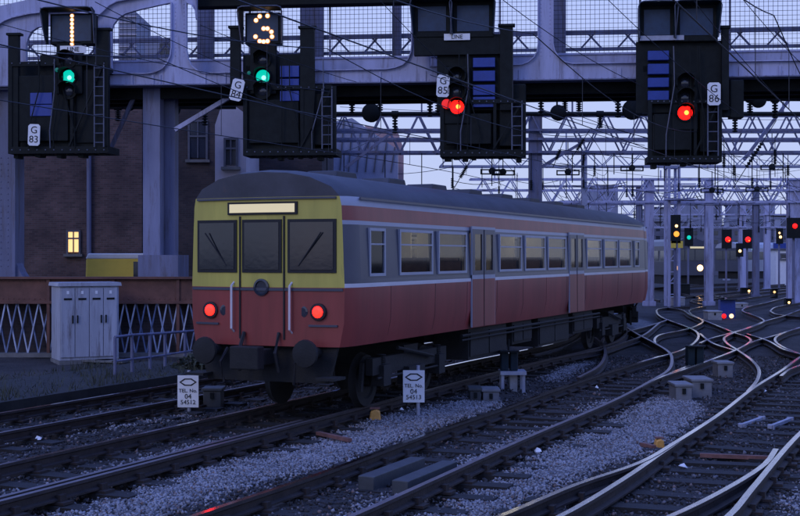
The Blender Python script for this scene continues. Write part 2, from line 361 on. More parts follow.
xs = np.concatenate([[-900,-200,-60],np.arange(-16,26,.3),[60,200,900]]); ys = np.concatenate([[-300,-40,4],np.arange(8,52,.3),[80,200,500,1800]])
gx, gy = np.meshgrid(xs, ys); fx, fy = gx.ravel(), gy.ravel()
d = rail_dist(fx, fy); ing = np.zeros(len(fx), bool)
for pl in GRAVEL: ing |= inpoly(fx, fy, pl)
blend = np.where(ing, np.clip((d-.18)/.4,0,1), 0.)
gz = GZ + hnoise(fx, fy)*.5 + np.where(ing, .035*blend, np.where(d < .9, .045, 0))
gz = np.where((np.abs(fx) < 30) & (fy > 6) & (fy < 55), gz, GZ)
nx = len(xs); fc = [(j*nx+i, j*nx+i+1, (j+1)*nx+i+1, (j+1)*nx+i) for j in range(len(ys)-1) for i in range(nx-1)]
gm = bpy.data.materials.new('track_bed'); gm.use_nodes = True; n_ = gm.node_tree.nodes; l_ = gm.node_tree.links; MATS['track_bed'] = gm
b_ = n_['Principled BSDF']; b_.inputs['Roughness'].default_value = .95
at_ = n_.new('ShaderNodeAttribute'); at_.attribute_name = 'ballast'; tc_ = n_.new('ShaderNodeTexCoord')
vo = n_.new('ShaderNodeTexVoronoi'); vo.inputs['Scale'].default_value = 16; l_.new(tc_.outputs['Object'], vo.inputs['Vector'])
nz = n_.new('ShaderNodeTexNoise'); nz.inputs['Scale'].default_value = .9; nz.inputs['Detail'].default_value = 9; nz.inputs['Roughness'].default_value = .7; l_.new(tc_.outputs['Object'], nz.inputs['Vector'])
r1 = n_.new('ShaderNodeValToRGB'); r1.color_ramp.elements[0].color = (.010,.009,.009,1); r1.color_ramp.elements[1].color = (.055,.046,.043,1); r1.color_ramp.elements[0].position = .35; r1.color_ramp.elements[1].position = .72
l_.new(nz.outputs[0], r1.inputs[0])
r2 = n_.new('ShaderNodeValToRGB'); r2.color_ramp.elements[0].color = (.09,.088,.09,1); r2.color_ramp.elements[1].color = (.30,.29,.30,1); l_.new(vo.outputs['Color'], r2.inputs[0])
m1 = n_.new('ShaderNodeMix'); m1.data_type = 'RGBA'; l_.new(at_.outputs['Fac'], m1.inputs['Factor']); l_.new(r1.outputs[0], m1.inputs['A']); l_.new(r2.outputs[0], m1.inputs['B'])
l_.new(m1.outputs['Result'], b_.inputs['Base Color'])
bp_ = n_.new('ShaderNodeBump'); bp_.inputs['Strength'].default_value = .8; bp_.inputs['Distance'].default_value = .04; l_.new(vo.outputs['Distance'], bp_.inputs['Height']); l_.new(bp_.outputs[0], b_.inputs['Normal'])
gobj = obj_from('ground', list(zip(fx, fy, gz)), fc, 'track_bed', kind='structure')
at = gobj.data.attributes.new('ballast', 'FLOAT', 'POINT'); at.data.foreach_set('value', blend.astype(np.float32))

# loose ballast stones, real geometry
phi = (1+5**.5)/2
ICO = np.array([(-1,phi,0),(1,phi,0),(-1,-phi,0),(1,-phi,0),(0,-1,phi),(0,1,phi),(0,-1,-phi),(0,1,-phi),(phi,0,-1),(phi,0,1),(-phi,0,-1),(-phi,0,1)])/1.9
ICF = np.array([(0,11,5),(0,5,1),(0,1,7),(0,7,10),(0,10,11),(1,5,9),(5,11,4),(11,10,2),(10,7,6),(7,1,8),(3,9,4),(3,4,2),(3,2,6),(3,6,8),(3,8,9),(4,9,5),(2,4,11),(6,2,10),(8,6,7),(9,8,1)])
OCT = np.array([(1,0,0),(-1,0,0),(0,1,0),(0,-1,0),(0,0,1),(0,0,-1)]); OCF = np.array([(0,2,4),(2,1,4),(1,3,4),(3,0,4),(2,0,5),(1,2,5),(3,1,5),(0,3,5)])
def stones(name, label, x, y, z, size, mats, hi=True):
    V0, F0 = (ICO, ICF) if hi else (OCT, OCF)
    n = len(x); nv = len(V0)
    q = rng.normal(size=(n,4)); q /= np.linalg.norm(q,axis=1)[:,None]; a,b,c,dd = q.T
    Rm = np.stack([np.stack([1-2*(c*c+dd*dd),2*(b*c-a*dd),2*(b*dd+a*c)],-1),np.stack([2*(b*c+a*dd),1-2*(b*b+dd*dd),2*(c*dd-a*b)],-1),np.stack([2*(b*dd-a*c),2*(c*dd+a*b),1-2*(b*b+c*c)],-1)],1)
    sc = size[:,None]*rng.uniform(.6,1.25,(n,3)); v = V0[None]*sc[:,None,:]*rng.uniform(.75,1.2,(n,nv,1))
    v = np.einsum('nij,nvj->nvi', Rm, v) + np.stack([x,y,z],-1)[:,None,:]
    f = (F0[None]+ (np.arange(n)*nv)[:,None,None]).reshape(-1,3); v = v.reshape(-1,3)
    me = bpy.data.meshes.new(name); me.vertices.add(len(v)); me.vertices.foreach_set('co', v.ravel().astype(np.float32))
    me.loops.add(f.size); me.loops.foreach_set('vertex_index', f.ravel().astype(np.int32)); me.polygons.add(len(f)); me.polygons.foreach_set('loop_start', np.arange(0,f.size,3,dtype=np.int32))
    for m in mats: me.materials.append(MATS[m])
    me.polygons.foreach_set('material_index', np.repeat(rng.choice(len(mats), n, p=None if len(mats)==1 else STW[:len(mats)]/sum(STW[:len(mats)])), len(F0)).astype(np.int32))
    me.update(); me.validate(); return link(bpy.data.objects.new(name, me), None, label, 'gravel', kind='stuff')
STW = np.array([.58,.37,.05])
mat('stone_mid', (0.16, 0.155, 0.165), 0.85, 0, 0.4, 3.0, 0.2)
bx, by = [], []
for pl in GRAVEL:
    lo, hi_ = pl.min(0), pl.max(0); A = (hi_-lo).prod(); k = int(A*2300)
    x = rng.uniform(lo[0],hi_[0],k); y = rng.uniform(lo[1],hi_[1],k)
    keep = inpoly(x+rng.normal(0,.14,k), y+rng.normal(0,.2,k), pl) & (y < 34) & (y > 9.5) & (np.abs(x) < y*.36); x, y = x[keep], y[keep]; bx.append(x); by.append(y)
bx, by = np.concatenate(bx), np.concatenate(by); dd_ = rail_dist(bx, by); k = (dd_ > .22) & (rng.random(len(bx)) < np.clip((dd_-.16)/.5,0,1)**.8); bx, by = bx[k], by[k]
stones('ballast_stones', 'loose pale blue-grey ballast stones heaped between the tracks', bx, by, GZ+.045+hnoise(bx,by)*.5+rng.uniform(-.005,.03,len(bx)), rng.uniform(.012,.028,len(bx)), ['stone','stone_mid','stone_rust'], hi=False)
k = 60000; y = 9.5+(rng.random(k)**1.5)*24; x = rng.uniform(-.36,.36,k)*y
dd_ = rail_dist(x,y); kk = (dd_ > .08) & (dd_ < 1.6); x, y = x[kk], y[kk]
STW = np.array([.82,.12,.06])
stones('dirty_ballast', 'oil-blackened ballast stones in and beside the tracks', x, y, GZ+.045*(dd_[kk] < .9)+hnoise(x,y)*.5+rng.uniform(-.005,.02,len(x)), rng.uniform(.015,.035,len(x)), ['stone_dark','stone_mid','stone_rust'], hi=False)

# ------------------------------------------------------------------ build the tracks
def sleeper_mesh(L, wd=.26, h=.13):
    m = MB(); n = 6
    m.box(-L/2, L/2, -wd/2, wd/2, -h, 0); me = bpy.data.meshes.new('sleeper')
    me.from_pydata(m.v, [], m.f); me.materials.append(MATS['sleeper_wood']); return me
SL = [sleeper_mesh(2.55), sleeper_mesh(2.6, .25), sleeper_mesh(2.5, .27)]
chm = MB(); chm.box(-.16,.16,-.09,.09,0,.03); chm.box(.03,.09,-.05,.05,.03,.10); chm.box(-.09,-.03,-.05,.05,.03,.10)
chme = bpy.data.meshes.new('rail_chair'); chme.from_pydata(chm.v, [], chm.f); chme.materials.append(MATS['rail_side'])
def lay(track, a, b, spacing=.68, ymax=33, z=-.19, long=0):
    """sleepers under a pair of rails (dense point lists)"""
    acc = 0; last = a[0]; n = 0
    B = np.array([(p.x,p.y) for p in b])
    for p in a:
        acc += (p-last).length; last = p
        if acc < spacing: continue
        acc = 0
        if p.y > ymax or p.y < 9: continue
        j = ((B-np.array((p.x,p.y)))**2).sum(1).argmin(); q = b[j]
        gap = (q-p).length
        if not .9 < gap < 3.2: continue
        c = (p+q)/2; ang = math.atan2(q.y-p.y, q.x-p.x)+random.uniform(-.02,.02)
        if gap < 1.75: me = SL[n % 3]
        else: me = sleeper_mesh(gap+1.1)
        shared('sleeper', me, track, (c.x,c.y,z+random.uniform(-.012,.006)), ang); n += 1
        for e in (p, q): shared('rail_chair', chme, track, (e.x,e.y,z+.004), ang)
def track(label, ra, rb, group='railway tracks', tops=('rail_top','rail_top'), sleepers=True, check=None, step=.35, ymax=33):
    t = thing('railway_track', label, 'railway track', (ra[0].x, ra[0].y, GZ), group=group)
    _, a = rail_mesh(ra, t, top=tops[0], step=step); _, b = rail_mesh(rb, t, top=tops[1], step=step)
    if sleepers: lay(t, a, b, ymax=ymax)
    if check: rail_mesh(check, t, 'check_rail', top='rail_dull', drop=.005)
    return t
track('dark outermost railway track below the grey cabinets and handrail', *RAILS['T1'], tops=('rail_top','rail_dull'))
track('railway track that the red and yellow train runs on', *RAILS['T2'], tops=('rail_top','rail_dull'), check=offset([TC+TD*s for s in (-16,-8,0)], -g2+.16))
track('railway track in the middle with the dark flat boxes between its rails', *RAILS['T3'], tops=('rail_top','rail_dull'))
tt = thing('railway_turnout', 'set of points with tapering blade rails and long dark timbers in the right foreground', 'railway track', G(600,500,GZ), group='railway tracks')
dense = [rail_mesh(r, tt, top='rail_top', name=nm, drop=.006 if nm != 'rail' else 0)[1] for r, nm in zip(JUNC[:4], ('rail','switch_blade','switch_blade','rail'))]
lay(tt, dense[0], dense[3], spacing=.46, ymax=27)
tt = thing('railway_junction', 'tangle of curving shiny rails crossing each other in front of the far masts', 'railway track', G(720,340,GZ), group='railway tracks')
for k, r in enumerate(JUNC[4:17]): rail_mesh(r, tt, step=.5, drop=.002*(k+1))
tt2 = thing('railway_junction', 'dull curved crossover rails beside the far end of the train', 'railway track', G(600,345,GZ), group='railway tracks')
for k, r in enumerate(JUNC[17:]): rail_mesh(r, tt2, top='rail_dull', step=.5, drop=.003*(k+1))
far_l = ['distant track just in front of the far row of masts','distant track passing behind the blue ground signal','short zigzag of glinting rail left of the blue ground signal','distant track running off behind the small white lights','far dim track left of the grey column','distant track between the two small dark light boxes']
for r, lb in zip(FAR, far_l):
    p = px_rail(*r); tk = thing('railway_track', lb, 'railway track', (p[0].x,p[0].y,GZ), group='railway tracks')
    rail_mesh(p, tk, step=1.5); rail_mesh(offset(p, 1.5), tk, step=1.5)
#SLEEPER_TIMBERS

# ------------------------------------------------------------------ the departing train
PRO = [(1.34,1.10),(1.41,1.45),(1.42,1.98),(1.42,2.04),(1.415,2.10),(1.385,2.92),(1.38,2.98),(1.37,3.20),(1.34,3.34),(1.20,3.50),(.85,3.66),(.45,3.74),(0,3.765)]
PM = ['train_orange','train_orange','train_cream','train_band','train_band','train_pale','train_orange','train_pale','train_roof','train_roof','train_roof','train_roof']
TM = ['train_orange','train_cream','train_band','train_pale','train_roof','train_yellow','underframe']
CL = 20.0
def bow(y): return -.16*(1-(y/1.42)**2)
def coach_body(tail):
    m = MB(); xs_ = [0,.12,.35,1.0] + list(np.linspace(2,CL-1,12)) + [CL-.2, CL]; sc = [.93,.975,1,1]+[1]*12+[1,.97]
    full = PRO + [(-y,z) for y,z in PRO[-2::-1]]; pm = PM + PM[::-1]; n = len(full)
    rings = []
    for x, s_ in zip(xs_, sc):
        rings.append([((x + (bow(y*s_) if x == 0 else 0)), y*s_, z if z < 3.3 else 3.3+(z-3.3)*(.9 if s_ < .95 else 1)) for y, z in full])
    k0 = len(m.v)
    for r in rings: m.v += r
    for i in range(len(rings)-1):
        for k in range(n-1):
            if k in (4, n-6) and .3 < xs_[i] and xs_[i+1] < CL: continue
            m.f.append((i*n+k,(i+1)*n+k,(i+1)*n+k+1,i*n+k+1)); m.m.append(TM.index(pm[k]))
    # floor
    m.cur = 6; m.add([(0,1.3,1.1),(CL,1.3,1.1),(CL,-1.3,1.1),(0,-1.3,1.1)], [(0,1,2,3)])
    # ends
    for e, x0 in ((0,0),(1,CL)):
        rg = rings[0] if e == 0 else rings[-1]; h = len(PRO)
        for k in range(h-1):
            z0, z1 = rg[k][2], rg[k+1][2]; w0, w1 = rg[k][1], rg[k+1][1]; q = 8
            zc = (z0+z1)/2
            m.cur = TM.index('train_roof' if zc > 3.3 else ('train_yellow' if (e == 0 and tail and zc > 1.9) else ('train_orange' if (e == 0 and tail) else 'train_band')))
            vs_ = []
            for (zz, ww) in ((z0,w0),(z1,w1)):
                vs_ += [((x0+bow(-ww+2*ww*i/q) if e == 0 else x0), -ww+2*ww*i/q, zz) for i in range(q+1)]
            m.add(vs_, [(i,i+1,q+2+i,q+1+i) for i in range(q)])
    return m
def pane(m, x0, x1, z0, z1, y=.004): m.add([(x0,y,z0),(x1,y,z0),(x1,y,z1),(x0,y,z1)],[(0,1,2,3)])
def mk(m, name, mats):
    me = bpy.data.meshes.new(name); me.from_pydata(m.v,[],m.f)
    for q in mats: me.materials.append(MATS[q])
    me.polygons.foreach_set('material_index', m.m); return me
def win_mesh(wd, z0, z1, fr=.045):
    m = MB(); a, b = -wd/2, wd/2; m.cur = 0
    for q in ((a,b,z0,z0+fr),(a,b,z1-fr,z1),(a,a+fr,z0+fr,z1-fr),(b-fr,b,z0+fr,z1-fr),(a+fr,b-fr,z1-.26,z1-.235)): m.box(q[0],q[1],-.018,.03,q[2],q[3])
    m.cur = 1; pane(m, a+fr, b-fr, z0+fr, z1-fr); return mk(m, 'window', ('train_pale','saloon_glass'))
def door_mesh():
    m = MB(); m.cur = 0; m.box(-.66,.66,-.008,.02,2.02,2.10); m.box(-.66,.66,-.008,.02,2.95,3.0)
    for x in (-.66,.64): m.box(x,x+.02,-.008,.02,1.13,2.95)
    m.cur = 1; m.box(-.64,.64,-.012,.02,1.13,2.02); m.cur = 4; m.box(-.64,.64,-.012,.02,2.10,2.18); m.box(-.64,.64,-.012,.02,2.86,2.95)
    for q in ((-.64,-.51),(-.11,-.012),(.012,.11),(.51,.64)): m.box(q[0],q[1],-.012,.02,2.18,2.86)
    m.cur = 2
    for c in (-.31,.31): pane(m, c-.2, c+.2, 2.18, 2.86)
    m.cur = 3; m.box(-.012,.012,-.018,.02,1.13,2.95)
    return mk(m, 'door', ('train_pale','train_orange','saloon_glass','rubber','train_band'))
WM, WS, DM = win_mesh(1.42,2.14,2.88), win_mesh(.6,2.14,2.88), door_mesh()
def coach(parent, loc, rz, tail):
    c = coach_body(tail).build('coach', TM, parent, smooth=True); c.location = loc; c.rotation_euler = (0,0,rz)
    lay_ = [('s',.95),('w',2.5),('w',4.15),('d',5.75),('w',7.4),('w',9.05),('w',10.7),('d',12.35),('w',14.0),('w',15.65),('w',17.3),('s',18.7)]
    for side in (-1,1):
        for k, x in lay_:
            o = bpy.data.objects.new('door' if k == 'd' else 'window', DM if k == 'd' else (WM if k == 'w' else WS))
            o.location = (x, side*(1.432 if k == 'd' else 1.414), 0); o.rotation_euler = (R(-1.5)*0, 0, 0 if side < 0 else math.pi); link(o, c); o.rotation_euler.x += random.uniform(-.006,.006); o.rotation_euler.z += random.uniform(-.006,.006)
    # window pillars between the openings, saloon seats, partitions, ceiling lamps
    op = sorted((x-h_, x+h_) for k, x in lay_ for h_ in ({'w':.69,'s':.28,'d':.65}[k],))
    edges = [.35] + [v_ for o_ in op for v_ in o_] + [CL-.2]
    for side in (-1,1):
        pil = MB()
        for a, b2 in zip(edges[0::2], edges[1::2]): pil.add([(a,side*1.415,2.10),(b2,side*1.415,2.10),(b2,side*1.385,2.92),(a,side*1.385,2.92),(a,side*1.365,2.10),(b2,side*1.365,2.10),(b2,side*1.335,2.92),(a,side*1.335,2.92)],[(0,1,2,3),(7,6,5,4),(1,5,6,2),(0,3,7,4)])
        pil.add([(.35,side*1.4152,2.10),(CL-.2,side*1.4152,2.10),(CL-.2,side*1.4137,2.145),(.35,side*1.4137,2.145)],[(0,1,2,3)]); pil.add([(.35,side*1.3867,2.875),(CL-.2,side*1.3867,2.875),(CL-.2,side*1.3852,2.92),(.35,side*1.3852,2.92)],[(0,1,2,3)])
        pil.build('window_pillars','train_band',c)
        for k, x in lay_:
            if k == 'w':
                for dx in (-.78,.72):
                    sm = MB().box(x+dx,x+dx+.1,min(side*.38,side*1.3),max(side*.38,side*1.3),1.55,2.36).box(x+dx-.02,x+dx+.12,min(side*.45,side*1.25),max(side*.45,side*1.25),2.36,2.42); sm.box(min(x+dx,x+dx+.45*(1 if dx<0 else -1)),max(x+dx,x+dx+.45*(1 if dx<0 else -1))+.02,min(side*.38,side*1.3),max(side*.38,side*1.3),1.5,1.6); sm.build('seat','seat_cloth',c)
        for x in (4.95,6.55,11.55,13.15): MB().box(x-.02,x+.02,min(side*.4,side*1.3),max(side*.4,side*1.3),1.2,3.0).build('partition','saloon_wall',c)
    MB().box(1.55,1.6,-1.34,1.34,1.15,3.3).build('bulkhead','saloon_wall',c); MB().box(18.2,18.25,-1.34,1.34,1.15,3.3).build('bulkhead','saloon_wall',c)
    for x in np.arange(2.4,18,1.9): MB().box(x,x+1.2,-.12,.12,3.40,3.45).build('saloon_lamp','saloon_lamp',c)
    for bxp in (3.0, 17.0):
        b = MB()
        b.box(bxp-1.6,bxp+1.6,-1.12,-1.0,.55,.82); b.box(bxp-1.6,bxp+1.6,1.0,1.12,.55,.82); b.box(bxp-.3,bxp+.3,-1.1,1.1,.6,.95); b.box(bxp-.35,bxp+.35,-1.22,-1.0,.3,.6)
        for ax in (-1.2,1.2): b.box(bxp+ax-.14,bxp+ax+.14,-1.2,-.98,.36,.7)
        for ax in (-1.2,1.2):
            for k_ in range(5): b.lathe((bxp+ax,-1.09,.70+k_*.035),(0,0,1),[(0,.07),(.012,.085),(.024,.07)],8)
            b.bar((bxp+ax-.5,-.95,.3),(bxp+ax-.42,-.95,.75),.06,.08); b.bar((bxp+ax+.5,-.95,.3),(bxp+ax+.42,-.95,.75),.06,.08)
        b.tube((bxp-1.5,-1.16,.5),(bxp+1.5,-1.16,.5),.02,6); b.tube((bxp-.8,-1.2,.95),(bxp+.8,-1.18,.7),.03,6)
        b.build('bogie','underframe',c)
        for ax in (-1.2,1.2):
            for sd in (-1,1):
                wv = MB().lathe((bxp+ax, sd*.70, .43),(0,sd,0),[(0,.43),(.02,.46),(.05,.43),(.13,.42),(.132,.3),(.1,.28),(.1,.1),(.2,.1)],20); wv.build('wheel','underframe',c,smooth=True)
    for i,(x0,x1,z0) in enumerate(((5.4,7.6,.5),(8.0,9.3,.62),(9.8,12.2,.45),(12.6,14.4,.58))):
        b = MB().box(x0,x1,-1.25,-.55,z0,1.08); b.box(x0+.05,x0+(x1-x0)/2-.03,-1.28,-1.25,z0+.06,1.02); b.box(x0+(x1-x0)/2+.03,x1-.05,-1.28,-1.25,z0+.06,1.02); b.build('equipment_box','underframe',c)
        MB().box(x0,x1,.55,1.25,z0,1.08).build('equipment_box','underframe',c)
    for zz,rr in ((.98,.03),(.9,.02)): MB().tube((4.9,-1.31,zz),(14.9,-1.31,zz),rr,6).build('air_pipe','underframe',c)
    for x in (1.45,3.33,4.9,6.58,8.23,9.88,11.52,13.2,14.83,16.48,18.15):
        for sd in (-1,1): MB().bar((x,sd*1.339,1.12),(x,sd*1.409,1.45),.012,.008).bar((x,sd*1.409,1.45),(x,sd*1.419,1.98),.012,.008).build('panel_seam','seam_red',c)
    for x in np.arange(2.2,19,2.1):
        MB().prism([(x-.45,3.70),(x+.45,3.70),(x+.36,3.86),(x-.36,3.86)],-.28,.28).build('roof_vent','train_roof',c,bevel=.02)
    for sd in (-1,1): MB().box(.4,CL-.4,sd*1.375-.015,sd*1.375+.015,3.30,3.335).build('rain_strip','train_band',c)
    if tail:
        def onface(y0,y1,z0,z1,d,name,m_,fr=None):
            b = MB(); q = 8
            ys_ = [y0+(y1-y0)*i/q for i in range(q+1)]
            vs_ = [(bow(y)-d-.006,y,z) for y in ys_ for z in (z0,z1)] + [(bow(y)+.05,y,z) for y in ys_ for z in (z0,z1)]
            n = 2*(q+1); fs_ = []
            for i in range(q): a=2*i; fs_ += [(a,a+2,a+3,a+1),(n+a,n+a+1,n+a+3,n+a+2),(a,n+a,n+a+2,a+2),(a+1,a+3,n+a+3,n+a+1)]
            fs_ += [(0,1,n+1,n),(n-2,2*n-2,2*n-1,n-1)]
            return b.add(vs_,fs_).build(name,m_,c)
        for y0,y1 in ((-1.20,-.44),(-.34,.34),(.44,1.20)):
            onface(y0,y1,2.2,3.0,.012,'cab_window_frame','rubber'); onface(y0+.045,y1-.045,2.245,2.955,.02,'cab_window','cab_glass')
        onface(-.60,.60,3.075,3.265,.022,'display_frame','rubber'); onface(-.56,.56,3.105,3.235,.03,'destination_display','dest_glow')
        for y in (-.38,.38): onface(y-.012,y+.012,1.2,3.05,.014,'door_seam','rubber')
        for sd in (-1,1):
            y = sd*1.0; x = bow(y)
            MB().lathe((x+.03,y*.93,1.62),(-1,0,0),[(0,.13),(.08,.13),(.085,.11)],16).build('lamp_housing','rubber',c)
            MB().lathe((x-.05,y*.93,1.62),(-1,0,0),[(0,.09),(.02,.08),(.035,.04)],16).build('tail_lamp','tail_red',c)
            MB().lathe((x+.02,y*.93-sd*.26,1.62),(-1,0,0),[(0,.09),(.06,.09),(.065,.06)],14).build('marker_lamp','dark_glass',c)
            MB().path([(x-.05,sd*.5,1.3),(x-.13,sd*.5,1.35),(x-.13,sd*.5,2.0),(x-.05,sd*.5,2.05)],.018,6).build('handrail','train_cream',c)
            MB().tube((bow(sd*.8)-.04,sd*.62,2.3),(bow(sd*.8)-.05,sd*1.0,2.8),.012,5).build('wiper','rubber',c)
            MB().path([(bow(.3)-.02,sd*.3,1.3),(bow(.3)-.16,sd*.31,1.0),(bow(.3)-.1,sd*.34,.72)],.03,6).build('jumper_cable','rubber',c)
        for sd in (-1,1):
            MB().lathe((.1,sd*.86,1.02),(-1,0,0),[(0,.09),(.25,.09),(.25,.065),(.48,.065),(.48,.21),(.52,.20),(.54,.10)],18).build('buffer','underframe',c,smooth=True)
            MB().path([(-.12,sd*.62,1.05),(-.30,sd*.64,.85),(-.26,sd*.6,.55),(-.10,sd*.55,.5)],.022,6).build('air_hose','rubber',c,smooth=True)
            MB().box(-.28,.1,sd*1.12-.16,sd*1.12+.16,.62,.66).build('step','underframe',c)
            onface(sd*1.0-.22,sd*1.0+.22,1.40,1.43,.02,'lamp_bracket','train_band')
        MB().lathe((bow(0)+.02,0,1.98),(-1,0,0),[(0,.13),(.05,.13),(.055,.10),(.03,.09)],18).build('headlamp','dark_glass',c,smooth=True)
        onface(-1.3,1.3,1.93,1.97,.014,'waist_rail','train_band'); onface(-1.2,1.2,3.30,3.33,.03,'gutter','train_band')
        MB().box(-.55,.3,-.16,.16,.82,1.06).box(-.7,-.5,-.24,.24,.78,1.12).build('coupler','underframe',c,bevel=.02)
        MB().prism([(-1.2,1.1),(1.2,1.1),(1.05,.55),(-1.05,.55)],0,.06).build('valance','underframe',c).matrix_local = Matrix.Translation((.06,0,0)) @ Matrix.Rotation(R(90),4,'Z')
    return c
tr = thing('commuter_train', 'red electric train with yellow end, dark window band and two red tail lamps', 'train', TC, math.pi/2-TH, local=True)
coach(tr, (0,0,0), 0, True); coach(tr, (CL+.6,0.1,0), R(16), False)
MB().box(CL-.1,CL+.7,-.5,.5,1.15,3.2).build('gangway','rubber',tr)

# ------------------------------------------------------------------ signal gantry (plane slightly turned, right end nearer)
GA = Vector((-300/F*34.5, 34.5, 0)); GB = Vector((400/F*32.6, 32.6, 0)); GU = (GB-GA).normalized(); GRZ = math.atan2(GU.y, GU.x); GV = Vector((-GU.y, GU.x, 0))
def gp(px, py, v=0):
    o = GA + GV*v; dx = (px-400)/F                    # ray (dx,1) t ; point = o+GU*u
    # dx*t = o.x+GU.x*u ; t = o.y+GU.y*u
    u = (dx*o.y - o.x)/(GU.x - dx*GU.y); t = o.y + GU.y*u
    return u, H + (HZ-py)/F*t
def gpl(pts, v=0): return [gp(x, y, v) for x, y in pts]
gan = thing('signal_gantry', 'riveted lavender-grey steel girder bridge with rounded openings carrying the big signals', 'gantry', GA, GRZ, local=True)
outer = gpl([(-160,96),(-160,60),(-60,22),(0,6),(40,-3),(120,-18),(240,-34),(420,-44),(640,-50),(930,-56),(930,74),(800,76.5),(560,80.5),(400,83),(100,86)])
O1 = gpl([(27,62),(27,46),(29,38),(33,31.5),(39,27.5),(48,26),(80,25),(90,28),(94,34),(95,44),(95,62)])
O2 = gpl([(112,74),(112,31),(114,25),(119,18.5),(126,14),(140,10),(160,5.5),(172,3),(172,48),(171,56),(168,63),(163,69),(156,72.5),(147,74)])
O3 = gpl([(187,3),(192,5),(196,11),(197,20),(197,-14),(412,-26),(412,44),(411,53),(408,60),(403,65),(395,68),(386,69.5),(206,73.5),(198,71),(192,66),(188.5,59),(187,50)])
O4 = gpl([(430,-24),(538,-26),(538,44),(537,52),(533.5,58),(528,62.5),(521,65),(430,67)])
O5 = gpl([(553,-26),(860,-32),(860,60),(572,64),(564,62),(558,57),(554.5,51),(553,44)])
me = filled([outer,O1,O2,O3,O4,O5], 0, .03); me.materials.append(MATS['steel_paint']); shared('front_girder', me, gan, (0,0,0))
# opening flanges (curved angle irons round each hole)
def flange(lp, v0, v1, t=.025, name='opening_flange', closed=True, m_='steel_paint'):
    b = MB(); n = len(lp); c = Vector((sum(p[0] for p in lp)/n, sum(p[1] for p in lp)/n))
    for i in range(n if closed else n-1):
        p, q = lp[i], lp[(i+1)%n]; b.bar((p[0],(v0+v1)/2,p[1]),(q[0],(v0+v1)/2,q[1]), abs(v1-v0), t, up=(q[1]-p[1],0,-(q[0]-p[0])) if False else (0,0,1)) if abs(q[0]-p[0])>abs(q[1]-p[1]) else b.bar((p[0],(v0+v1)/2,p[1]),(q[0],(v0+v1)/2,q[1]), t, abs(v1-v0), up=(0,1,0))
    return b.build(name, m_, gan)
for lp in (O1,O2,O3,O4,O5): flange(lp, -.10, .03)
# lower chord: bottom flange plate and soffit beams, coloured dark for underside shade
def gbox(x0,y0,x1,y1,v0,v1,name,m_,par=gan,bevel=0):
    u0,z1 = gp(x0,y0,v0); u1,z0 = gp(x1,y1,v0); return MB().box(min(u0,u1),max(u0,u1),v0,v1,min(z0,z1),max(z0,z1)).build(name,m_,par,bevel=bevel)
b = MB(); lo_ = gpl([(-160,89),(100,86.6),(400,83.6),(800,77.1),(930,74.6)])
for p, q in zip(lo_, lo_[1:]): b.bar((p[0],0,p[1]),(q[0],0,q[1]),.5,.03)
b.build('bottom_flange','steel_paint_dark',gan)
u0, u1 = gp(-160,86)[0], gp(930,76)[0]; ZB = gp(400,83)[1]
for v in (.45,1.3,2.2): MB().box(u0,u1,v,v+.16,ZB-.28,ZB+.02).build('soffit_beam','black_steel',gan)
MB().box(u0,u1,.3,2.5,ZB+.02,ZB+.07).build('walkway_deck','black_steel',gan)
# kick plate and rear girder posts, handrail lattice, weld mesh
zk0, zk1 = gp(400,76,.9)[1], gp(400,58,.9)[1]
b = MB().box(u0,u1,.9,.93,ZB+.07,zk1); b.box(u0,u1,.86,.97,zk1,zk1+.05); b.build('kick_plate','steel_paint',gan)
for px0,px1 in ((197,213),(300,323),(392,401),(553,566),(-20,-4)):
    u_0 = gp(px0,40,2.4)[0]; u_1 = gp(px1,40,2.4)[0]; MB().box(u_0,u_1,2.4,2.6,ZB-.2,11.5).build('rear_post','steel_paint_dark',gan)
zr = gp(400,36,2.6)[1]; zr2 = gp(400,52,2.6)[1]
MB().box(u0,u1,2.62,2.7,zr-.06,zr+.07).build('handrail','steel_paint_dark',gan); MB().box(u0,u1,2.62,2.7,zr2-.05,zr2+.04).build('handrail','steel_paint_dark',gan)
uu = u0; k = 0
while uu < u1:
    MB().bar((uu,2.66,zr2),(uu+.42,2.66,zr) if k % 2 == 0 else (uu-.42,2.66,zr),.05,.05,up=(0,1,0)).build('rail_brace','steel_paint_dark',gan); uu += .42 if k % 2 else .62; k += 1
b = MB(); uu = u0
while uu < u1: b.box(uu-.005,uu+.005,1.0,1.008,zk1,11.6); uu += .125
z = zk1
while z < 11.6: b.box(u0,u1,1.01,1.018,z-.005,z+.005); z += .125
b.build('weld_mesh','dark_wire',gan,kind='stuff')
for x in (60,112,172,250,330,412,500,548,640,730,810): MB().box(gp(x,40,1.05)[0]-.025,gp(x,40,1.05)[0]+.025,1.03,1.08,ZB,11.6).build('mesh_post','steel_paint_dark',gan)
MB().box(gp(196,0,.6)[0],gp(425,0,.6)[0],.4,.9,gp(300,4.5,.4)[1],gp(300,-8,.4)[1]).build('top_beam','black_steel',gan)
# upper-left arched rim
flange(gpl([(-60,45),(-20,32),(0,25),(6,21),(14,18),(30,14.5),(45,12.5),(70,12),(88,14),(97,18),(104,12),(110,6),(118,2),(150,-4)]), -.12, 0, .03, 'arch_rim', False)
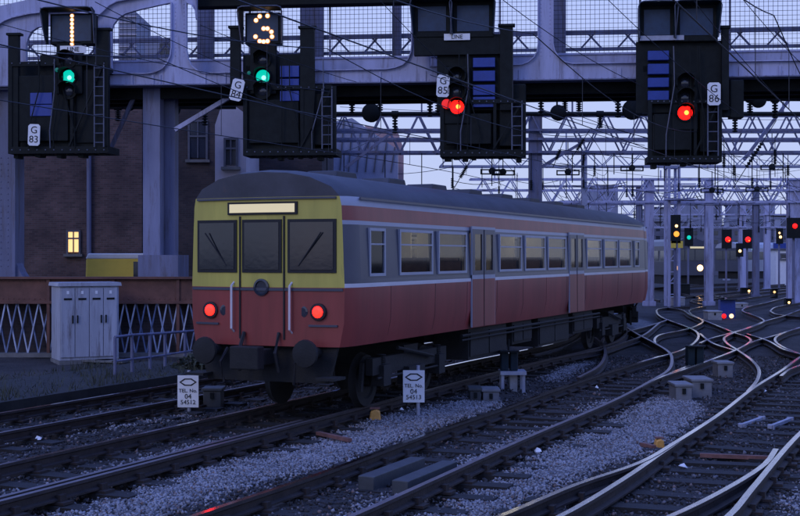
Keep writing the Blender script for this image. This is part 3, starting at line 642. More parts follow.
# web stiffeners and rivets
for x in (30,60,100,132,153,160,205,225,285,330,380,425,520,575,620,660,740,780): 
    u_, zt = gp(x,72); MB().box(u_-.03,u_+.03,-.035,0,ZB+.03,ZB+.03+.28).build('stiffener','steel_paint',gan)
b = MB(); 
def rivet(u, z): b.lathe((u,0,z),(0,-1,0),[(0,.016),(.01,.013),(.014,.004)],6)
uu = u0
while uu < u1: rivet(uu, ZB+.07+ (0)); uu += .17
for px in (175.5,184,541,550):
    for py in range(0,60,4): rivet(*gp(px,py))
for x in range(190,410,5): rivet(*gp(x,71+ (206-x)*.015+1.6))
b.build('rivets','steel_paint',gan,kind='stuff')
# legs behind the parapet
lp = gpl([(-30,90),(13,90),(13,235),(14,250),(16,262),(20,272),(24,278),(24,352),(-30,352)], .3)
b = MB().prism(lp, .3, .75); b.box(gp(13.5,100,.3)[0],gp(16.5,100,.3)[0],.2,.85,-.2,ZB-.3); b.build('column','steel_paint_dark',gan)
b = MB()
for px in (1,8):
    for py in range(158,270,6): u_,z_ = gp(px,py,.3); b.lathe((u_,.3,z_),(0,-1,0),[(0,.02),(.012,.016),(.017,.004)],6)
b.build('rivets','steel_paint_dark',gan,kind='stuff')
gbox(143,86,160,275,.4,.8,'column','steel_mid'); gbox(163,86,175,275,.95,1.3,'column','steel_paint_dark'); gbox(138,255,178,352,.3,1.4,'column_base','steel_paint_dark')
u_,z_ = gp(175,130,.6); MB().bar((u_,.6,z_),(gp(245,88,.6)[0],.6,gp(245,88,.6)[1]),.12,.12).build('knee_brace','steel_paint',gan)
u_,z_ = gp(108,155,.6); MB().bar((u_,.6,z_),(gp(135,95,.6)[0],.6,gp(135,95,.6)[1]),.10,.10).build('knee_brace','steel_paint_dark',gan)

# ------------------------------------------------------------------ the four big colour-light signals
def digit_lamps(sig, pts, v, m_='lamp_white', r=.042):
    for x, y in pts:
        u_, z_ = gp(x, y, v); MB().lathe((u_,v+.012,z_),(0,-1,0),[(0,r*1.45),(.012,r*1.35)],12).build('lamp_halo','halo_amber',sig); MB().lathe((u_,v,z_),(0,-1,0),[(0,r),(.02,r*.95),(.035,r*.6),(.04,.004)],10).build('route_lamp',m_,sig,smooth=True)  # glowing amber disc imitates the halo round each lamp
def signal(label, body, cage, lens, lit, boxes, blues, plate, posts, extra=None):
    s_ = thing('colour_light_signal', label, 'signal', GA, GRZ, group='big signals hung on the gantry', local=True)
    V = -.75
    x0,y0,x1,y1 = body; gbox(x0,y0,x1,y1,V+.15,V+.19,'backplate','black_steel',s_)
    # hanging cage: frame members, tray, side sheets
    x0,y0,x1,y1 = cage
    gbox(x0+3,y0+2,x1-3,y1-3,V+.55,V+.58,'cage_sheet','black_steel',s_)
    gbox(x0,y1-6,x1,y1,V-.05,V+.9,'cage_tray','black_steel',s_)
    for xx in (x0,x1-4): gbox(xx,y0,xx+4,y1-6,V-.05,V+.05,'cage_post','black_steel',s_)
    gbox(x0+4,y0,x1-4,y0+3,V-.05,V+.05,'cage_rail','black_steel',s_)
    xm = x0+(x1-x0)*.62; gbox(xm,y0+3,xm+3,y1-6,V-.04,V+.04,'cage_post','black_steel',s_)
    for xa,xb in ((x0+6,xm-2),):
        gbox(xa,y0+14,xb,y1-12,V+.02,V+.3,'equipment_case','black_steel',s_,bevel=.02)
    gbox(xm+6,y0+8,x1-6,y1-10,V+.1,V+.5,'equipment_case','black_steel',s_,bevel=.02)
    u_a,z_a = gp(xm,y0+3,V); u_b,z_b = gp(x1-4,y1-7,V); MB().bar((u_a,V-.06,z_b),(u_b,V-.06,z_a),.04,.04,up=(0,1,0)).build('cage_brace','black_steel',s_)
    # ragged lower edge: conduit and brackets
    b = MB()
    for k in range(9):
        xx = x0+6+(x1-x0-14)*k/8; u_,z_ = gp(xx,y1,V); hh = random.uniform(.03,.16); b.box(u_-.05,u_+random.uniform(.04,.12),V+.1,V+.5,z_-hh,z_)
    b.build('cable_bracket','black_steel',s_)
    for (xa,ya,xb,yb) in posts: gbox(xa,ya,xb,yb,V-.02,V+.14,'hanger_post','black_steel',s_); gbox(xa-2,ya-2,xb+2,ya,V-.06,V+.18,'post_cap','black_steel',s_)
    # conduits, hinges, bolts and a ladder down the cage
    for k in range(4):
        xx = x0+8+(x1-x0-16)*random.random(); ua,za = gp(xx,body[1]+4,V-.1); ub,zb2 = gp(xx+random.uniform(-14,14),y1-5,V-.1)
        MB().path([(ua,V-.08,za),(ua+.02,V-.12,za-(za-zb2)*.35),(ub,V-.10,zb2+(za-zb2)*.2),(ub,V-.06,zb2)],.016,5).build('cable','hood_rim' if k == 0 else 'black_steel',s_,smooth=True)
    bb = MB()
    for k in range(12):
        for yy in (y0+1.5,y1-3): u_,z_ = gp(x0+4+(x1-x0-8)*k/11,yy,V-.05); bb.lathe((u_,V-.05,z_),(0,-1,0),[(0,.022),(.015,.018),(.02,.004)],6)
    bb.build('bolts','hood_rim',s_,kind='stuff')
    ul,zl0 = gp(x1-9,y1-6,V-.12); zl1 = gp(x1-9,y0+3,V-.12)[1]
    for du in (-.13,.13): MB().tube((ul+du,V-.12,zl0),(ul+du,V-.12,zl1),.018,6).build('ladder_rail','hood_rim',s_)
    zz = zl0+.12
    while zz < zl1: MB().tube((ul-.13,V-.12,zz),(ul+.13,V-.12,zz),.012,5).build('ladder_rung','hood_rim',s_); zz += .25
    # lens stack
    lx, ly = lens; uh,zh = gp(lx,ly,V)
    xa, ya, xb, yb = lx-13, ly-40, lx+13, ly+17
    gbox(xa,ya,xb,yb,V-.02,V+.16,'lamp_head','black_steel',s_,bevel=.03)
    asp = {'g':[(ly,'green'),(ly-17,None),(ly+14,None)],'r':[(ly,'red'),(ly-15,None),(ly-30,None)]}[lit]
    for yy, c in asp:
        u_,z_ = gp(lx,yy,V-.02)
        MB().lathe((u_,V-.02,z_),(0,-1,0),[(0,.23),(.04,.23),(.04,.19),(.02,.19)],20).build('lens_ring','black_steel',s_,smooth=True)
        if c:
            MB().lathe((u_,V-.03,z_),(0,-1,0),[(0,.19),(.02,.18),(.04,.12),(.05,.02)],20).build('lens',c+'_lens',s_,smooth=True)
            MB().lathe((u_+.03,V-.075,z_-.03 if c=='green' else z_),(0,-1,0),[(0,.06),(.015,.05),(.02,.01)],14).build('lens_core',c+'_core',s_,smooth=True)
        else: MB().lathe((u_,V-.03,z_),(0,-1,0),[(0,.145),(.02,.13),(.04,.09),(.05,.02)],20).build('lens','dark_glass',s_,smooth=True)
        h_ = MB(); n = 12; ang = [R(-20)+R(220)*i/n for i in range(n+1)]; vs_=[]
        for t,rr in ((0,.235),(.34,.22)):
            for a in ang:
                dp = t if a>R(20) and a<R(160) else t*.55
                vs_.append((u_+rr*math.cos(a), V-.03-dp, z_+rr*math.sin(a)))
        vs_ += [(x_+(x_-u_)*.07,y_,z__+(z__-z_)*.07) for x_,y_,z__ in vs_]; m_=n+1
        fs_ = [(i,i+1,m_+i+1,m_+i) for i in range(n)]+[(2*m_+i,3*m_+i,3*m_+i+1,2*m_+i+1) for i in range(n)]+[(m_+i,m_+i+1,3*m_+i+1,3*m_+i) for i in range(n)]
        h_.add(vs_,fs_).build('visor','black_steel',s_,smooth=True)
    if extra:
        u_,z_ = gp(*extra[:2],V-.1); MB().lathe((u_,V-.1,z_),(0,-1,0),[(0,extra[3]),(.02,extra[3]*.9),(.03,.02)],14).build('lens_ghost',extra[2],s_,smooth=True)  # glowing disc stands in for the lamp's ghost reflection, not a second lens
    for (xa,ya,xb,yb,ch) in boxes:
        w_ = xb-xa
        # theatre-type route box: case, recessed screen, flared hood
        gbox(*((xa+2,ya+2,xb-2,yb-2) if ch else (xa-1,ya-1,xb+1,yb+1)),V-.02,V+.4,'route_box','black_steel',s_,bevel=.02); gbox(xa+4,ya+4,xb-4,yb-5,V-.035,V-.02,'route_screen','route_blue',s_)
        a0 = gp(xa,ya,V-.02); a1 = gp(xb,yb,V-.02); u0_,z1_ = a0; u1_,z0_ = a1; D=.42; fl=.06; th=.018
        h_ = MB()
        def sheet(p1,p2,p3,p4):
            n_ = (Vector(p2)-Vector(p1)).cross(Vector(p3)-Vector(p1)).normalized()*th; P4=[Vector(p) for p in (p1,p2,p3,p4)]
            h_.add(P4+[p+n_ for p in P4],[(0,1,2,3),(7,6,5,4),(0,4,5,1),(1,5,6,2),(2,6,7,3),(3,7,4,0)])
        sheet((u0_,V-.02,z1_),(u1_,V-.02,z1_),(u1_+fl,V-.02-D,z1_+.03),(u0_-fl,V-.02-D,z1_+.03))
        sheet((u0_,V-.02,z0_+.05),(u0_,V-.02,z1_),(u0_-fl,V-.02-D,z1_+.03),(u0_-.02,V-.02-.10,z0_+.05))
        sheet((u1_,V-.02,z1_),(u1_,V-.02,z0_+.05),(u1_+.02,V-.02-.10,z0_+.05),(u1_+fl,V-.02-D,z1_+.03))
        h_.build('hood','hood_blue',s_)
        yv = V-.03-D
        MB().path([(u0_-.02,V-.14,z0_+.05),(u0_-fl-.01,yv+.04,z1_-.10),(u0_-fl*.6,yv,z1_+.0),(u0_+.06,yv,z1_+.035),((u0_+u1_)/2,yv,z1_+.045),(u1_-.06,yv,z1_+.035),(u1_+fl*.6,yv,z1_+.0),(u1_+fl+.01,yv+.04,z1_-.10),(u1_+.02,V-.14,z0_+.05)],.016,6).build('hood_rim','hood_rim',s_,smooth=True)  # paler tube paints in the sheen along the hood edge
        xc,yc = (xa+xb)/2,(ya+yb)/2
        if ch == '1': digit_lamps(s_, [(72,16+4*k) for k in range(8)], V-.04)
        if ch == '3': digit_lamps(s_, [(256,20.5),(259.7,16.5),(267.5,16),(263.6,28.7),(267.5,28.7),(271.4,32),(272,36.8),(255.5,36.8),(259.7,41.3),(263.6,41.8),(267.5,41.3)], V-.04, r=.048)
    for (xa,ya,xb,yb) in blues: gbox(xa,ya,xb,yb,V-.01,V+.2,'blue_panel','blue_panel',s_,bevel=.01)
    if plate:
        x,y,tilt,t1,t2 = plate; u_,z_ = gp(x,y,V-.2); pw,ph = .165,.29
        ch_ = .05
        pl = MB().prism([(-pw+ch_,-ph),(pw-ch_,-ph),(pw,-ph+ch_),(pw,ph-ch_),(pw-ch_,ph),(-pw+ch_,ph),(-pw,ph-ch_),(-pw,-ph+ch_)],-.008,.008).build('number_plate','plate_white',s_); pl.location=(u_,V-.2,z_); pl.rotation_euler=(0,R(tilt),0)
        for tx, zz in ((t1,.125),(t2,-.125)):
            me_ = text_mesh(tx,.27); me_.materials.clear(); me_.materials.append(MATS['ink']); o = bpy.data.objects.new('lettering',me_); o.location=(0,-.012,zz); o.rotation_euler=(R(90),0,0); link(o,pl)
        gbox(x-2,y-3,x+2,y+3,V-.19,V+.16,'plate_bracket','black_steel',s_)
    return s_
s1 = signal('signal showing green under a lit route number 1, plate G 83', (40,55,108,150),(8,62,108,153),(69,77),'g',[(48,12,95,46,'1')],[(30,93,52,104),(30,105,52,116)],(34,135,2,'G','83'),[(96,30,108,150),(8,35,18,150)],(57,70,'green_ghost',.06))
gbox(60,46,86,53,-.8,-.78,'name_strip','plate_white',s1); text('lettering','LINE',.17,'ink',s1,(gp(73,49.5,-.81)[0],-.81,gp(73,49.5,-.81)[1]))
s2 = signal('signal showing green under a lit route number 3, tilted plate G 84', (243,55,312,150),(243,86,336,155),(263,77),'g',[(243,11,282,46,'3')],[(280,66,299,77),(280,79,299,89),(280,91,299,101)],(237,90,13,'G','84'),[(230,28,240,90),(300,28,314,150)],(249,73,'green_ghost',.05))
s3 = signal('signal showing red with twin dark hooded route boxes, plate G 85', (437,50,500,110),(440,100,526,156),(457,107),'r',[(414,3,450,36,''),(453,2,493,36,'')],[(473,58,495,67),(473,71,495,81),(473,85,495,95),(473,97,495,107)],(443,86,3,'G','85'),[(500,26,513,110)],(446.5,104,'red_ghost',.13))
gbox(444,34,470,40,-.8,-.78,'name_strip','plate_white',s3); text('lettering','LINE',.15,'ink',s3,(gp(457,37,-.81)[0],-.81,gp(457,37,-.81)[1])); gbox(414,36,500,54,-.74,-.5,'box_shelf','black_steel',s3)
s4 = signal('signal showing bright red beside the white plate G 86', (636,42,728,112),(648,100,722,162),(685,113),'r',[(640,6,674,40,''),(676,5,717,40,'')],[(648,51,669,60),(648,64,669,74),(648,78,669,87),(648,91,669,100)],(714,94,0,'G','86'),[(722,28,729,110)],None)
gbox(506,84,526,112,-.5,-.1,'relay_case','black_steel',s3,bevel=.04); gbox(640,36,684,40,-.8,-.76,'shelf_edge','galv',s4); gbox(730,80,744,118,-.6,-.2,'relay_case','black_steel',s4,bevel=.03); gbox(720,110,738,116,-.58,-.22,'relay_bracket','black_steel',s4)
for s_, zz in ((s1,11),(s2,11),(s3,11),(s4,11)): pass
for s_, xs_ in ((s1,(45,104)),(s2,(248,308)),(s3,(448,506)),(s4,(645,725))):
    for x in xs_: gbox(x-2,66,x+2,72,-.6,0,'support_arm','black_steel',s_)

# ------------------------------------------------------------------ overhead-line portals
def insul(b, p, q, r=.07, n=7):
    p, q = Vector(p), Vector(q); d = q-p
    prof = []
    L = d.length
    for k in range(n): t = L*k/n; prof += [(t,r*.4),(t+L/n*.25,r),(t+L/n*.6,r*.95),(t+L/n*.8,r*.4)]
    b.lathe(p, d, prof, 8)
def portal(label, Y, ys_, px0, px1, hb, posts, depth=.9, cw=.09, dw=.055, m_='steel_far', mid=()):
    t = thing('overhead_line_portal', label, 'portal', (P(px0,256,Y).x, Y, GZ), group='overhead line portals')
    zt, zb = P(0,ys_[0],Y).z, P(0,ys_[1],Y).z; x0, x1 = P(px0,0,Y).x, P(px1,0,Y).x
    for yy in (Y, Y+depth):
        for z in (zt, zb) + tuple(P(0,q,Y).z for q in mid): MB().bar((x0,yy,z),(x1,yy,z),cw,cw).build('chord',m_,t)
        x = x0; k = 0
        while x < x1-hb:
            a,b2 = (zb,zt) if k%2==0 else (zt,zb); MB().bar((x,yy,a),(x+hb,yy,b2),dw,dw,up=(0,1,0)).build('diagonal',m_,t); x += hb; k += 1
    x = x0
    while x < x1:
        MB().bar((x,Y,zb),(x,Y+depth,zb),dw,dw).build('cross_tie',m_,t); x += hb*2
    for px, wpx, ybase in posts:
        X = P(px,0,Y).x; wd = wpx/F*Y/2
        b = MB().box(X-wd,X+wd,Y+.1,Y+.13,GZ,zt+.05); b.box(X-wd,X+wd,Y+.40,Y+.43,GZ,zt+.05); b.box(X-.02,X+.02,Y+.13,Y+.40,GZ,zt+.05); b.box(X-wd-.08,X+wd+.08,Y+.02,Y+.5,GZ,GZ+.25); b.build('post',m_,t)
    x = x0+.6; k = 0
    while x < x1:
        zz = zb-random.uniform(.5,1.5); MB().tube((x,Y,zb),(x,Y,zz),.02,5).build('hanger_rod','black_steel',t)
        if k%2 == 0:
            bi = MB(); insul(bi,(x,Y,zz),(x,Y,zz-.4),.06,6); bi.build('insulator','black_steel',t)
        if k%3 == 0: MB().path([(x+i*.4,Y,zz-.15*math.sin(i*.63)-.1) for i in range(6)],.012,4).build('jumper_wire','black_steel',t)
        if k%4 == 1: MB().bar((x,Y,zt),(x,Y,zt+random.uniform(.4,1.0)),.06,.06).build('peak_stub',m_,t)
        x += random.uniform(.6,1.7); k += 1
    for k in range(9):
        xa = random.uniform(x0,x1); pa_ = Vector((xa,Y,random.choice((zt,zb)))); pb_ = Vector((xa+random.uniform(-5,5),Y+random.uniform(-3,9),zt+random.uniform(-1.6,.6)))
        MB().path([pa_.lerp(pb_,i/8)-Vector((0,0,.5*(i/8)*(1-i/8))) for i in range(9)],.013,4).build('stay_wire','dark_wire',t)
    return t
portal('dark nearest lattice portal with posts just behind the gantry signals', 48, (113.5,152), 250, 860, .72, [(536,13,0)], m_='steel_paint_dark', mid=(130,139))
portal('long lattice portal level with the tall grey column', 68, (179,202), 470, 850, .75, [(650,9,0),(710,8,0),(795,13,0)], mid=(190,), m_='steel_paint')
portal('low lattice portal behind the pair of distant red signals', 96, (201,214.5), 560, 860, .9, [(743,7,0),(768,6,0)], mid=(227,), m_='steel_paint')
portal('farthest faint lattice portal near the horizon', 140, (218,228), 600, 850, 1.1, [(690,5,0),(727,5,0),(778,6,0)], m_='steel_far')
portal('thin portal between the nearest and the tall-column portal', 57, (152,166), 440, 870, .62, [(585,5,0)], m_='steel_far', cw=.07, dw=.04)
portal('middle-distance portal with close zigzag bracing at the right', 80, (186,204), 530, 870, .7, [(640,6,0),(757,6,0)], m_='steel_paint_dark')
# lattice mast with cage
def lattice_mast(label, px0, px1, ytop, Y):
    t = thing('lattice_mast', label, 'mast', (P(px0,0,Y).x,Y,GZ)); x0,x1 = P(px0,0,Y).x, P(px1,0,Y).x; zt = P(0,ytop,Y).z
    for x in (x0,x1):
        for yy in (Y,Y+.9): MB().box(x-.07,x+.07,yy-.07,yy+.07,GZ,zt).build('upright','steel_paint',t)
    z = .4; k = 0
    while z < zt-.4:
        MB().bar((x0,Y,z),(x1,Y,z),.05,.05).build('rung','steel_paint',t)
        if k%2: MB().bar((x0,Y,z),(x1,Y,z+.6),.04,.04,up=(0,1,0)).build('brace','steel_paint',t)
        z += .6; k += 1
    MB().box(x0-.1,x1+.1,Y-.1,Y+1,zt,zt+.06).build('cap_plate','steel_paint',t)
    for z in (zt-.9,zt-1.7): MB().box(x0-.15,x1+.9,Y-.08,Y-.02,z,z+.07).build('cage_rail','steel_paint',t)
    MB().box(x0-.15,x1+.9,Y-.5,Y+.5,zt-1.75,zt-1.7).build('cage_floor','steel_paint_dark',t)
lattice_mast('square lattice mast with a ladder beside the tall grey column', 669, 679, 168, 67)
# dark registration tubes with ribbed insulators, pulleys
def tube_assembly(label, Y, y, px0, px1, pulleys, drops):
    t = thing('registration_tube', label, 'overhead line fitting', P(px0,y,Y), group='dark tubes under the gantry')
    a, b2 = P(px0,y,Y), P(px1,y,Y); MB().tube(a,b2,.075,8).build('tube','black_steel',t)
    for px in drops:
        p = P(px,y,Y); q = P(px,y+random.uniform(14,22),Y); b = MB(); insul(b,p,q,.10); b.build('insulator','black_steel',t,smooth=True)
        MB().lathe(p-Vector((.12,0,0)),(1,0,0),[(0,.11),(.24,.11)],10).build('clamp','black_steel',t)
    for px,py,rp in pulleys:
        c = P(px,py,Y); r = rp/F*Y
        MB().lathe(c+Vector((0,-.12,0)),(.35,1,0),[(0,r*.7),(.05,r),(.12,r*.85),(.18,r),(.24,r*.7)],18).build('pulley','black_steel',t,smooth=True)
        MB().bar(c,P(px,y,Y),.05,.05).build('pulley_hanger','black_steel',t)
tube_assembly('black insulated tube under the gantry right of the G 84 signal', 40, 97, 335, 446, [(370,113,9.5)], (352,380,430,438))
tube_assembly('black insulated tube under the gantry between the two red signals', 40, 97, 522, 650, [(557,113,8),(631,110,10)], (541,565,579,618))
tube_assembly('black insulated tube at the right edge of the picture', 39, 99, 738, 850, [(757,100,8),(840,112,8)], (750,775))
tube_assembly('black tube with ribbed insulators below the left arch', 40, 107, 92, 236, [(128,105,6),(171,108,9)], (118,150,160,205))
tube_assembly('lower thin black tube crossing behind both red signals', 43, 114, 330, 850, [], (395,470,600,735))
# hanging bogie-shaped section insulators
fit_l = ['right of the G 85 signal foot','left of the G 86 signal foot','under the G 86 signal','right of the G 86 signal','above the train roof near the round post','above the far masts','left of the post behind the train']
for (px,py,Y), lb in zip(((568,172,52),(632,168,54),(712,190,60),(772,167,54),(503,172,50),(757,189,62),(492,171,51)), fit_l):
    t = thing('span_wire_fitting', 'small dark cross-shaped wire fitting hanging '+lb, 'overhead line fitting', P(px,py,Y), group='hanging wire fittings')
    r = 11/F*Y; c = P(px,py,Y)
    MB().bar(c+Vector((-r,0,.05)),c+Vector((r,0,.05)),.05,.05).bar(c+Vector((-r,0,-.12)),c+Vector((r,0,-.12)),.05,.05).bar(c+Vector((-r,0,-.14)),c+Vector((-r,0,.08)),.05,.05).bar(c+Vector((r,0,-.14)),c+Vector((r,0,.08)),.05,.05).build('frame','black_steel',t)
    MB().lathe(c+Vector((0,-.06,0)),(0,1,0),[(0,.06),(.02,.14),(.1,.14),(.12,.06)],12).build('wheel','black_steel',t,smooth=True)
    MB().tube(c,c+Vector((0,0,random.uniform(.8,1.6))),.02,5).build('hanger','black_steel',t)
ins_l = ['upper left of the foot of signal G 86','hanging at the right edge near the gantry','just right of the G 85 signal','by the round post top','over the lattice portal at right','below the G 86 relay case','left of the pulley near G 86','behind the G 85 signal bottom left','right of the G 86 foot, short','beside the short hanging one at right','leaning right of the round post']
for (xa,ya,xb,yb,Y), lb in zip(((560,150,556,160,47),(775,150,775,165,47),(584,152,583,166,50),(467,166,460,178,45),(762,143,746,168,46),(724,153,724,168,47),(650,95,649,112,42),(443,140,443,155,44),(734,165,734,176,50),(788,165,788,176,50),(577,150,584,139,46)), ins_l):
    p,q = P(xa,ya,Y),P(xb,yb,Y); t = thing('insulator', 'dark ribbed insulator stick '+lb, 'insulator', p, group='hanging insulators')
    b = MB(); insul(b,p,q,.075,9); b.build('shed_stack','black_steel',t,smooth=True); MB().tube(p+(p-q)*.9,p,.015,5).tube(q,q+(q-p)*.8,.015,5).build('rod','black_steel',t)
# ------------------------------------------------------------------ catenary runs
def catenary(label, pts, zc, zm, span=16, r=.009):
    t = thing('overhead_wire', label, 'overhead wire', pts[0], group='overhead wires')
    d = catmull(pts, 1.0); L = [0]
    for a, b2 in zip(d, d[1:]): L.append(L[-1]+(b2-a).length)
    sag = lambda s_: zm - .55*(1-((2*((s_/span)%1)-1)**2))
    MB().path([Vector((p.x,p.y,zc)) for p in d], r, 5).build('contact_wire','dark_wire',t)
    MB().path([Vector((p.x,p.y,sag(s_))) for p,s_ in zip(d,L)], r, 5).build('catenary_wire','dark_wire',t)
    for i in range(2,len(d),4): MB().tube((d[i].x,d[i].y,zc),(d[i].x,d[i].y,sag(L[i])),.006,4).build('dropper','dark_wire',t)
full = lambda s0,off: [TC+TD*s_+TN*off for s_ in (s0,0,20)] + [TC+TD*20+TN*off+Vector((math.sin(R(7)),math.cos(R(7)),0))*s_ for s_ in (25,70)]
catenary('catenary wires over the track the train runs on', full(-14,0), 4.75, 5.9)
catenary('catenary wires over the outermost dark track', full(-14,3.35), 4.75, 5.95)
catenary('catenary wires over the track with the flat boxes', [TC+TD*s_-TN*3.6 for s_ in (-14,0,20,60)], 4.75, 5.9)
catenary('catenary wires over the right foreground points', [TC+TD*s_-TN*7.2 for s_ in (-14,0,20,70)], 4.75, 5.9)
catenary('catenary wires crossing high to the right edge', [P(560,-20,30),P(640,60,38),P(720,140,60)][:1]+[P(700,20,36),P(800,90,50),P(820,150,90)], 5.0, 6.0)
wire_l = ['from the upper left to the G 84 plate','crossing the left arch','sloping over the G 85 hoods','sloping past the middle post','sloping left of the G 86 hoods','sloping behind the G 86 plate','looping behind the G 85 red lamp','falling steeply at the right edge','sagging between the far portals','level behind the red signals','running from the arch past the left tower block']
for (a,ya,Ya,b2,yb,Yb,sg), lb in zip(((95,2,26,300,95,31,.1),(0,24,27,330,92,31,.15),(370,-10,28,470,90,31,.05),(490,-10,26,640,85,31,.15),(600,-8,28,740,115,31,.1),(690,-4,28,800,120,31,.1),(430,75,30,800,165,46,.3),(740,-4,28,830,90,31,.1),(560,163,52,800,170,60,.5),(340,107,44,800,120,46,.1),(200,25,30,440,102,36,.2)), wire_l):
    p,q = P(a,ya,Ya),P(b2,yb,Yb); MB().path([p.lerp(q,k/14)-Vector((0,0,sg*4*(k/14)*(1-k/14))) for k in range(15)],.009,5).build('span_wire','dark_wire',None,label='thin dark span wire '+lb,cat='wire',group='span wires')
# slanting struts among the portals
for (a,ya,b2,yb,Y,lb) in ((345,168,398,128,47.5,'left of the G 85 signal'),(536,170,585,141,47.5,'right of the round post'),(744,160,795,92,46,'right of the G 86 signal'),(480,152,524,116,47.5,'behind the G 85 signal')):
    MB().bar(P(a,ya,Y),P(b2,yb,Y),.11,.11,up=(0,1,0)).build('strut','steel_paint_dark',None,label='slanting grey strut '+lb,cat='strut',group='slanting struts')

# ------------------------------------------------------------------ buildings on the left
def winpart(parent, px0,py0,px1,py1,Y,m_='dark_glass',frame='slate',mull=1,dep=.12):
    a,b2 = P(px0,py0,Y),P(px1,py1,Y); x0,x1,z1,z0 = a.x,b2.x,a.z,b2.z
    o = MB().box(x0,x1,Y-.02,Y+.04,z0,z1).build('window',m_,parent); f=.07
    b = MB().box(x0-f,x0,Y-.08,Y+.04,z0-f,z1+f).box(x1,x1+f,Y-.08,Y+.04,z0-f,z1+f).box(x0,x1,Y-.08,Y+.04,z1,z1+f).box(x0,x1,Y-.08,Y+.04,(z0+z1)/2+.1,(z0+z1)/2+.16)
    for k in range(mull): xx=x0+(x1-x0)*(k+1)/(mull+1); b.box(xx-.02,xx+.02,Y-.07,Y+.04,z0,z1)
    b.build('window_frame',frame,parent); MB().box(x0-.15,x1+.15,Y-.16,Y+.04,z0-f-.1,z0-f).build('sill','concrete',parent)
Yb = 46; bd = thing('brick_building','dark red-brown brick building with one lit window behind the left gantry leg','building',(P(60,0,Yb).x,Yb,GZ))
def bbox(name,px0,px1,ytop,Y,dep,m_,par,z0=GZ):
    return MB().box(P(px0,0,Y).x,P(px1,0,Y).x,Y,Y+dep,z0,P(0,ytop,Y).z).build(name,m_,par)
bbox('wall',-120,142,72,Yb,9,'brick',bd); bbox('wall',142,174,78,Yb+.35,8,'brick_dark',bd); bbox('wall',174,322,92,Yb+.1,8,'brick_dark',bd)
bbox('coping',-122,143,70,Yb-.15,9.2,'concrete',bd,P(0,73,Yb).z)
for r in ((68.5,232,79,252,'warm_window'),(190,122,206,158,'dark_glass')): winpart(bd,*r[:4],Yb-.02 if r[0]<140 else Yb+.08,r[4],mull=1)
MB().tube(P(89,90,Yb-.12),P(89,275,Yb-.12),.09,10).build('downpipe','steel_paint_dark',bd)
pb = thing('pale_building','pale lavender rendered gable building behind the train','building',(P(230,0,42).x,42,GZ))
p_ = [P(215,190,42),P(246,190,42),P(246,122,42),P(243,112,42),P(232,104,42),P(220,110,42),P(215,125,42)]
MB().prism([(p.x,GZ if i<2 else p.z) for i,p in enumerate(p_)],42,45.9).build('wall','pale_wall',pb); winpart(pb,226,140,236,165,41.98)
gb = thing('glazed_roof_building','grey sloping glazed roof with a pinkish stone gable left of signal G 85','building',(P(370,0,56).x,56,GZ))
q = lambda x,y,Y=56: P(x,y,Y)
MB().prism([(q(322,0).x,GZ),(q(398,0).x,GZ),(q(398,168).x,q(0,150).z),(q(352,0).x,q(0,118).z),(q(322,0).x,q(0,124).z)],56,62).build('roof','glass_roof',gb)
for k in range(7):
    t = k/6; a = q(340+8*k,120+6*k); MB().bar(q(344+8.5*k,119+t*28,55.95),q(340+8.5*k,172,55.95),.06,.06,up=(0,1,0)).build('glazing_bar','slate',gb)
MB().prism([(q(356,0,58).x,GZ),(q(404,0,58).x,GZ),(q(404,0,58).x,q(0,140,58).z),(q(398,0,58).x,q(0,122,58).z),(q(362,0,58).x,q(0,114,58).z)],63,66).build('gable_wall','pink_stone',gb)
rb = thing('tower_block','plain grey rooftop block seen through the gantry arch','building',(P(158,0,130).x,130,GZ))
bbox('wall',145,172,38,130,10,'far_wall_pale',rb); bbox('plant_room',150,160,36,132,5,'far_wall_pale',rb); 
for i,(x,y) in enumerate(((162,44),(168,44),(162,51),(168,51))): winpart(rb,x-1.6,y,x+1.6,y+3.5,129.95,mull=0)
tb2 = thing('tower_block','narrow pale tower with level floor bands left in the arch opening','building',(P(130,0,170).x,170,GZ))
bbox('wall',119,136,12,170,10,'far_wall_pale',tb2)
for k in range(9): bbox('floor_band',118.5,136.5,16+k*6,169.8,.3,'pale_wall',tb2,P(0,17.2+k*6,169.8).z)

# parapet: rusty plate girder over steep lattice, with posts
Yp = 33.6; pa = thing('lattice_parapet','rusty brown plate parapet over pale blue criss-cross lattice behind the cabinets','parapet',(P(60,0,Yp).x,Yp,GZ))
zt,zm_,zb_ = P(0,279,Yp).z, P(0,301,Yp).z, GZ+.12; xL,xR = P(-80,0,Yp).x, P(330,0,Yp).x
MB().box(xL,xR,Yp,Yp+.12,zm_,zt).build('girder_plate','rust_plate',pa); MB().box(xL,xR,Yp-.12,Yp+.3,zt,zt+.06).build('top_flange','rust_plate',pa); MB().box(xL,xR,Yp-.08,Yp+.2,zm_-.07,zm_).build('bottom_flange','rust_plate',pa)
MB().box(xL,xR,Yp+.35,Yp+.6,GZ,zm_).build('back_wall','brick_dark',pa); MB().box(xL,xR,Yp-.1,Yp+.35,GZ,zb_).build('kerb','concrete',pa)
x = xL; k = 0
while x < xR-.3:
    MB().bar((x,Yp+.02,zb_),(x+.27+random.uniform(-.02,.02),Yp+.02,zm_-.07),.035,.05,up=(0,1,0)).build('lattice_bar',random.choice(('lattice_paint','lattice_worn','lattice_white')),pa); MB().bar((x+.27,Yp+.06,zb_),(x,Yp+.06,zm_-.07),.035,.05,up=(0,1,0)).build('lattice_bar',random.choice(('lattice_paint','lattice_worn')),pa)
    if k%6==0: MB().box(x-.06,x+.02,Yp-.06,Yp+.16,zb_,zt).build('post','rust_plate',pa)
    x += .29; k += 1
b = MB()
x = xL
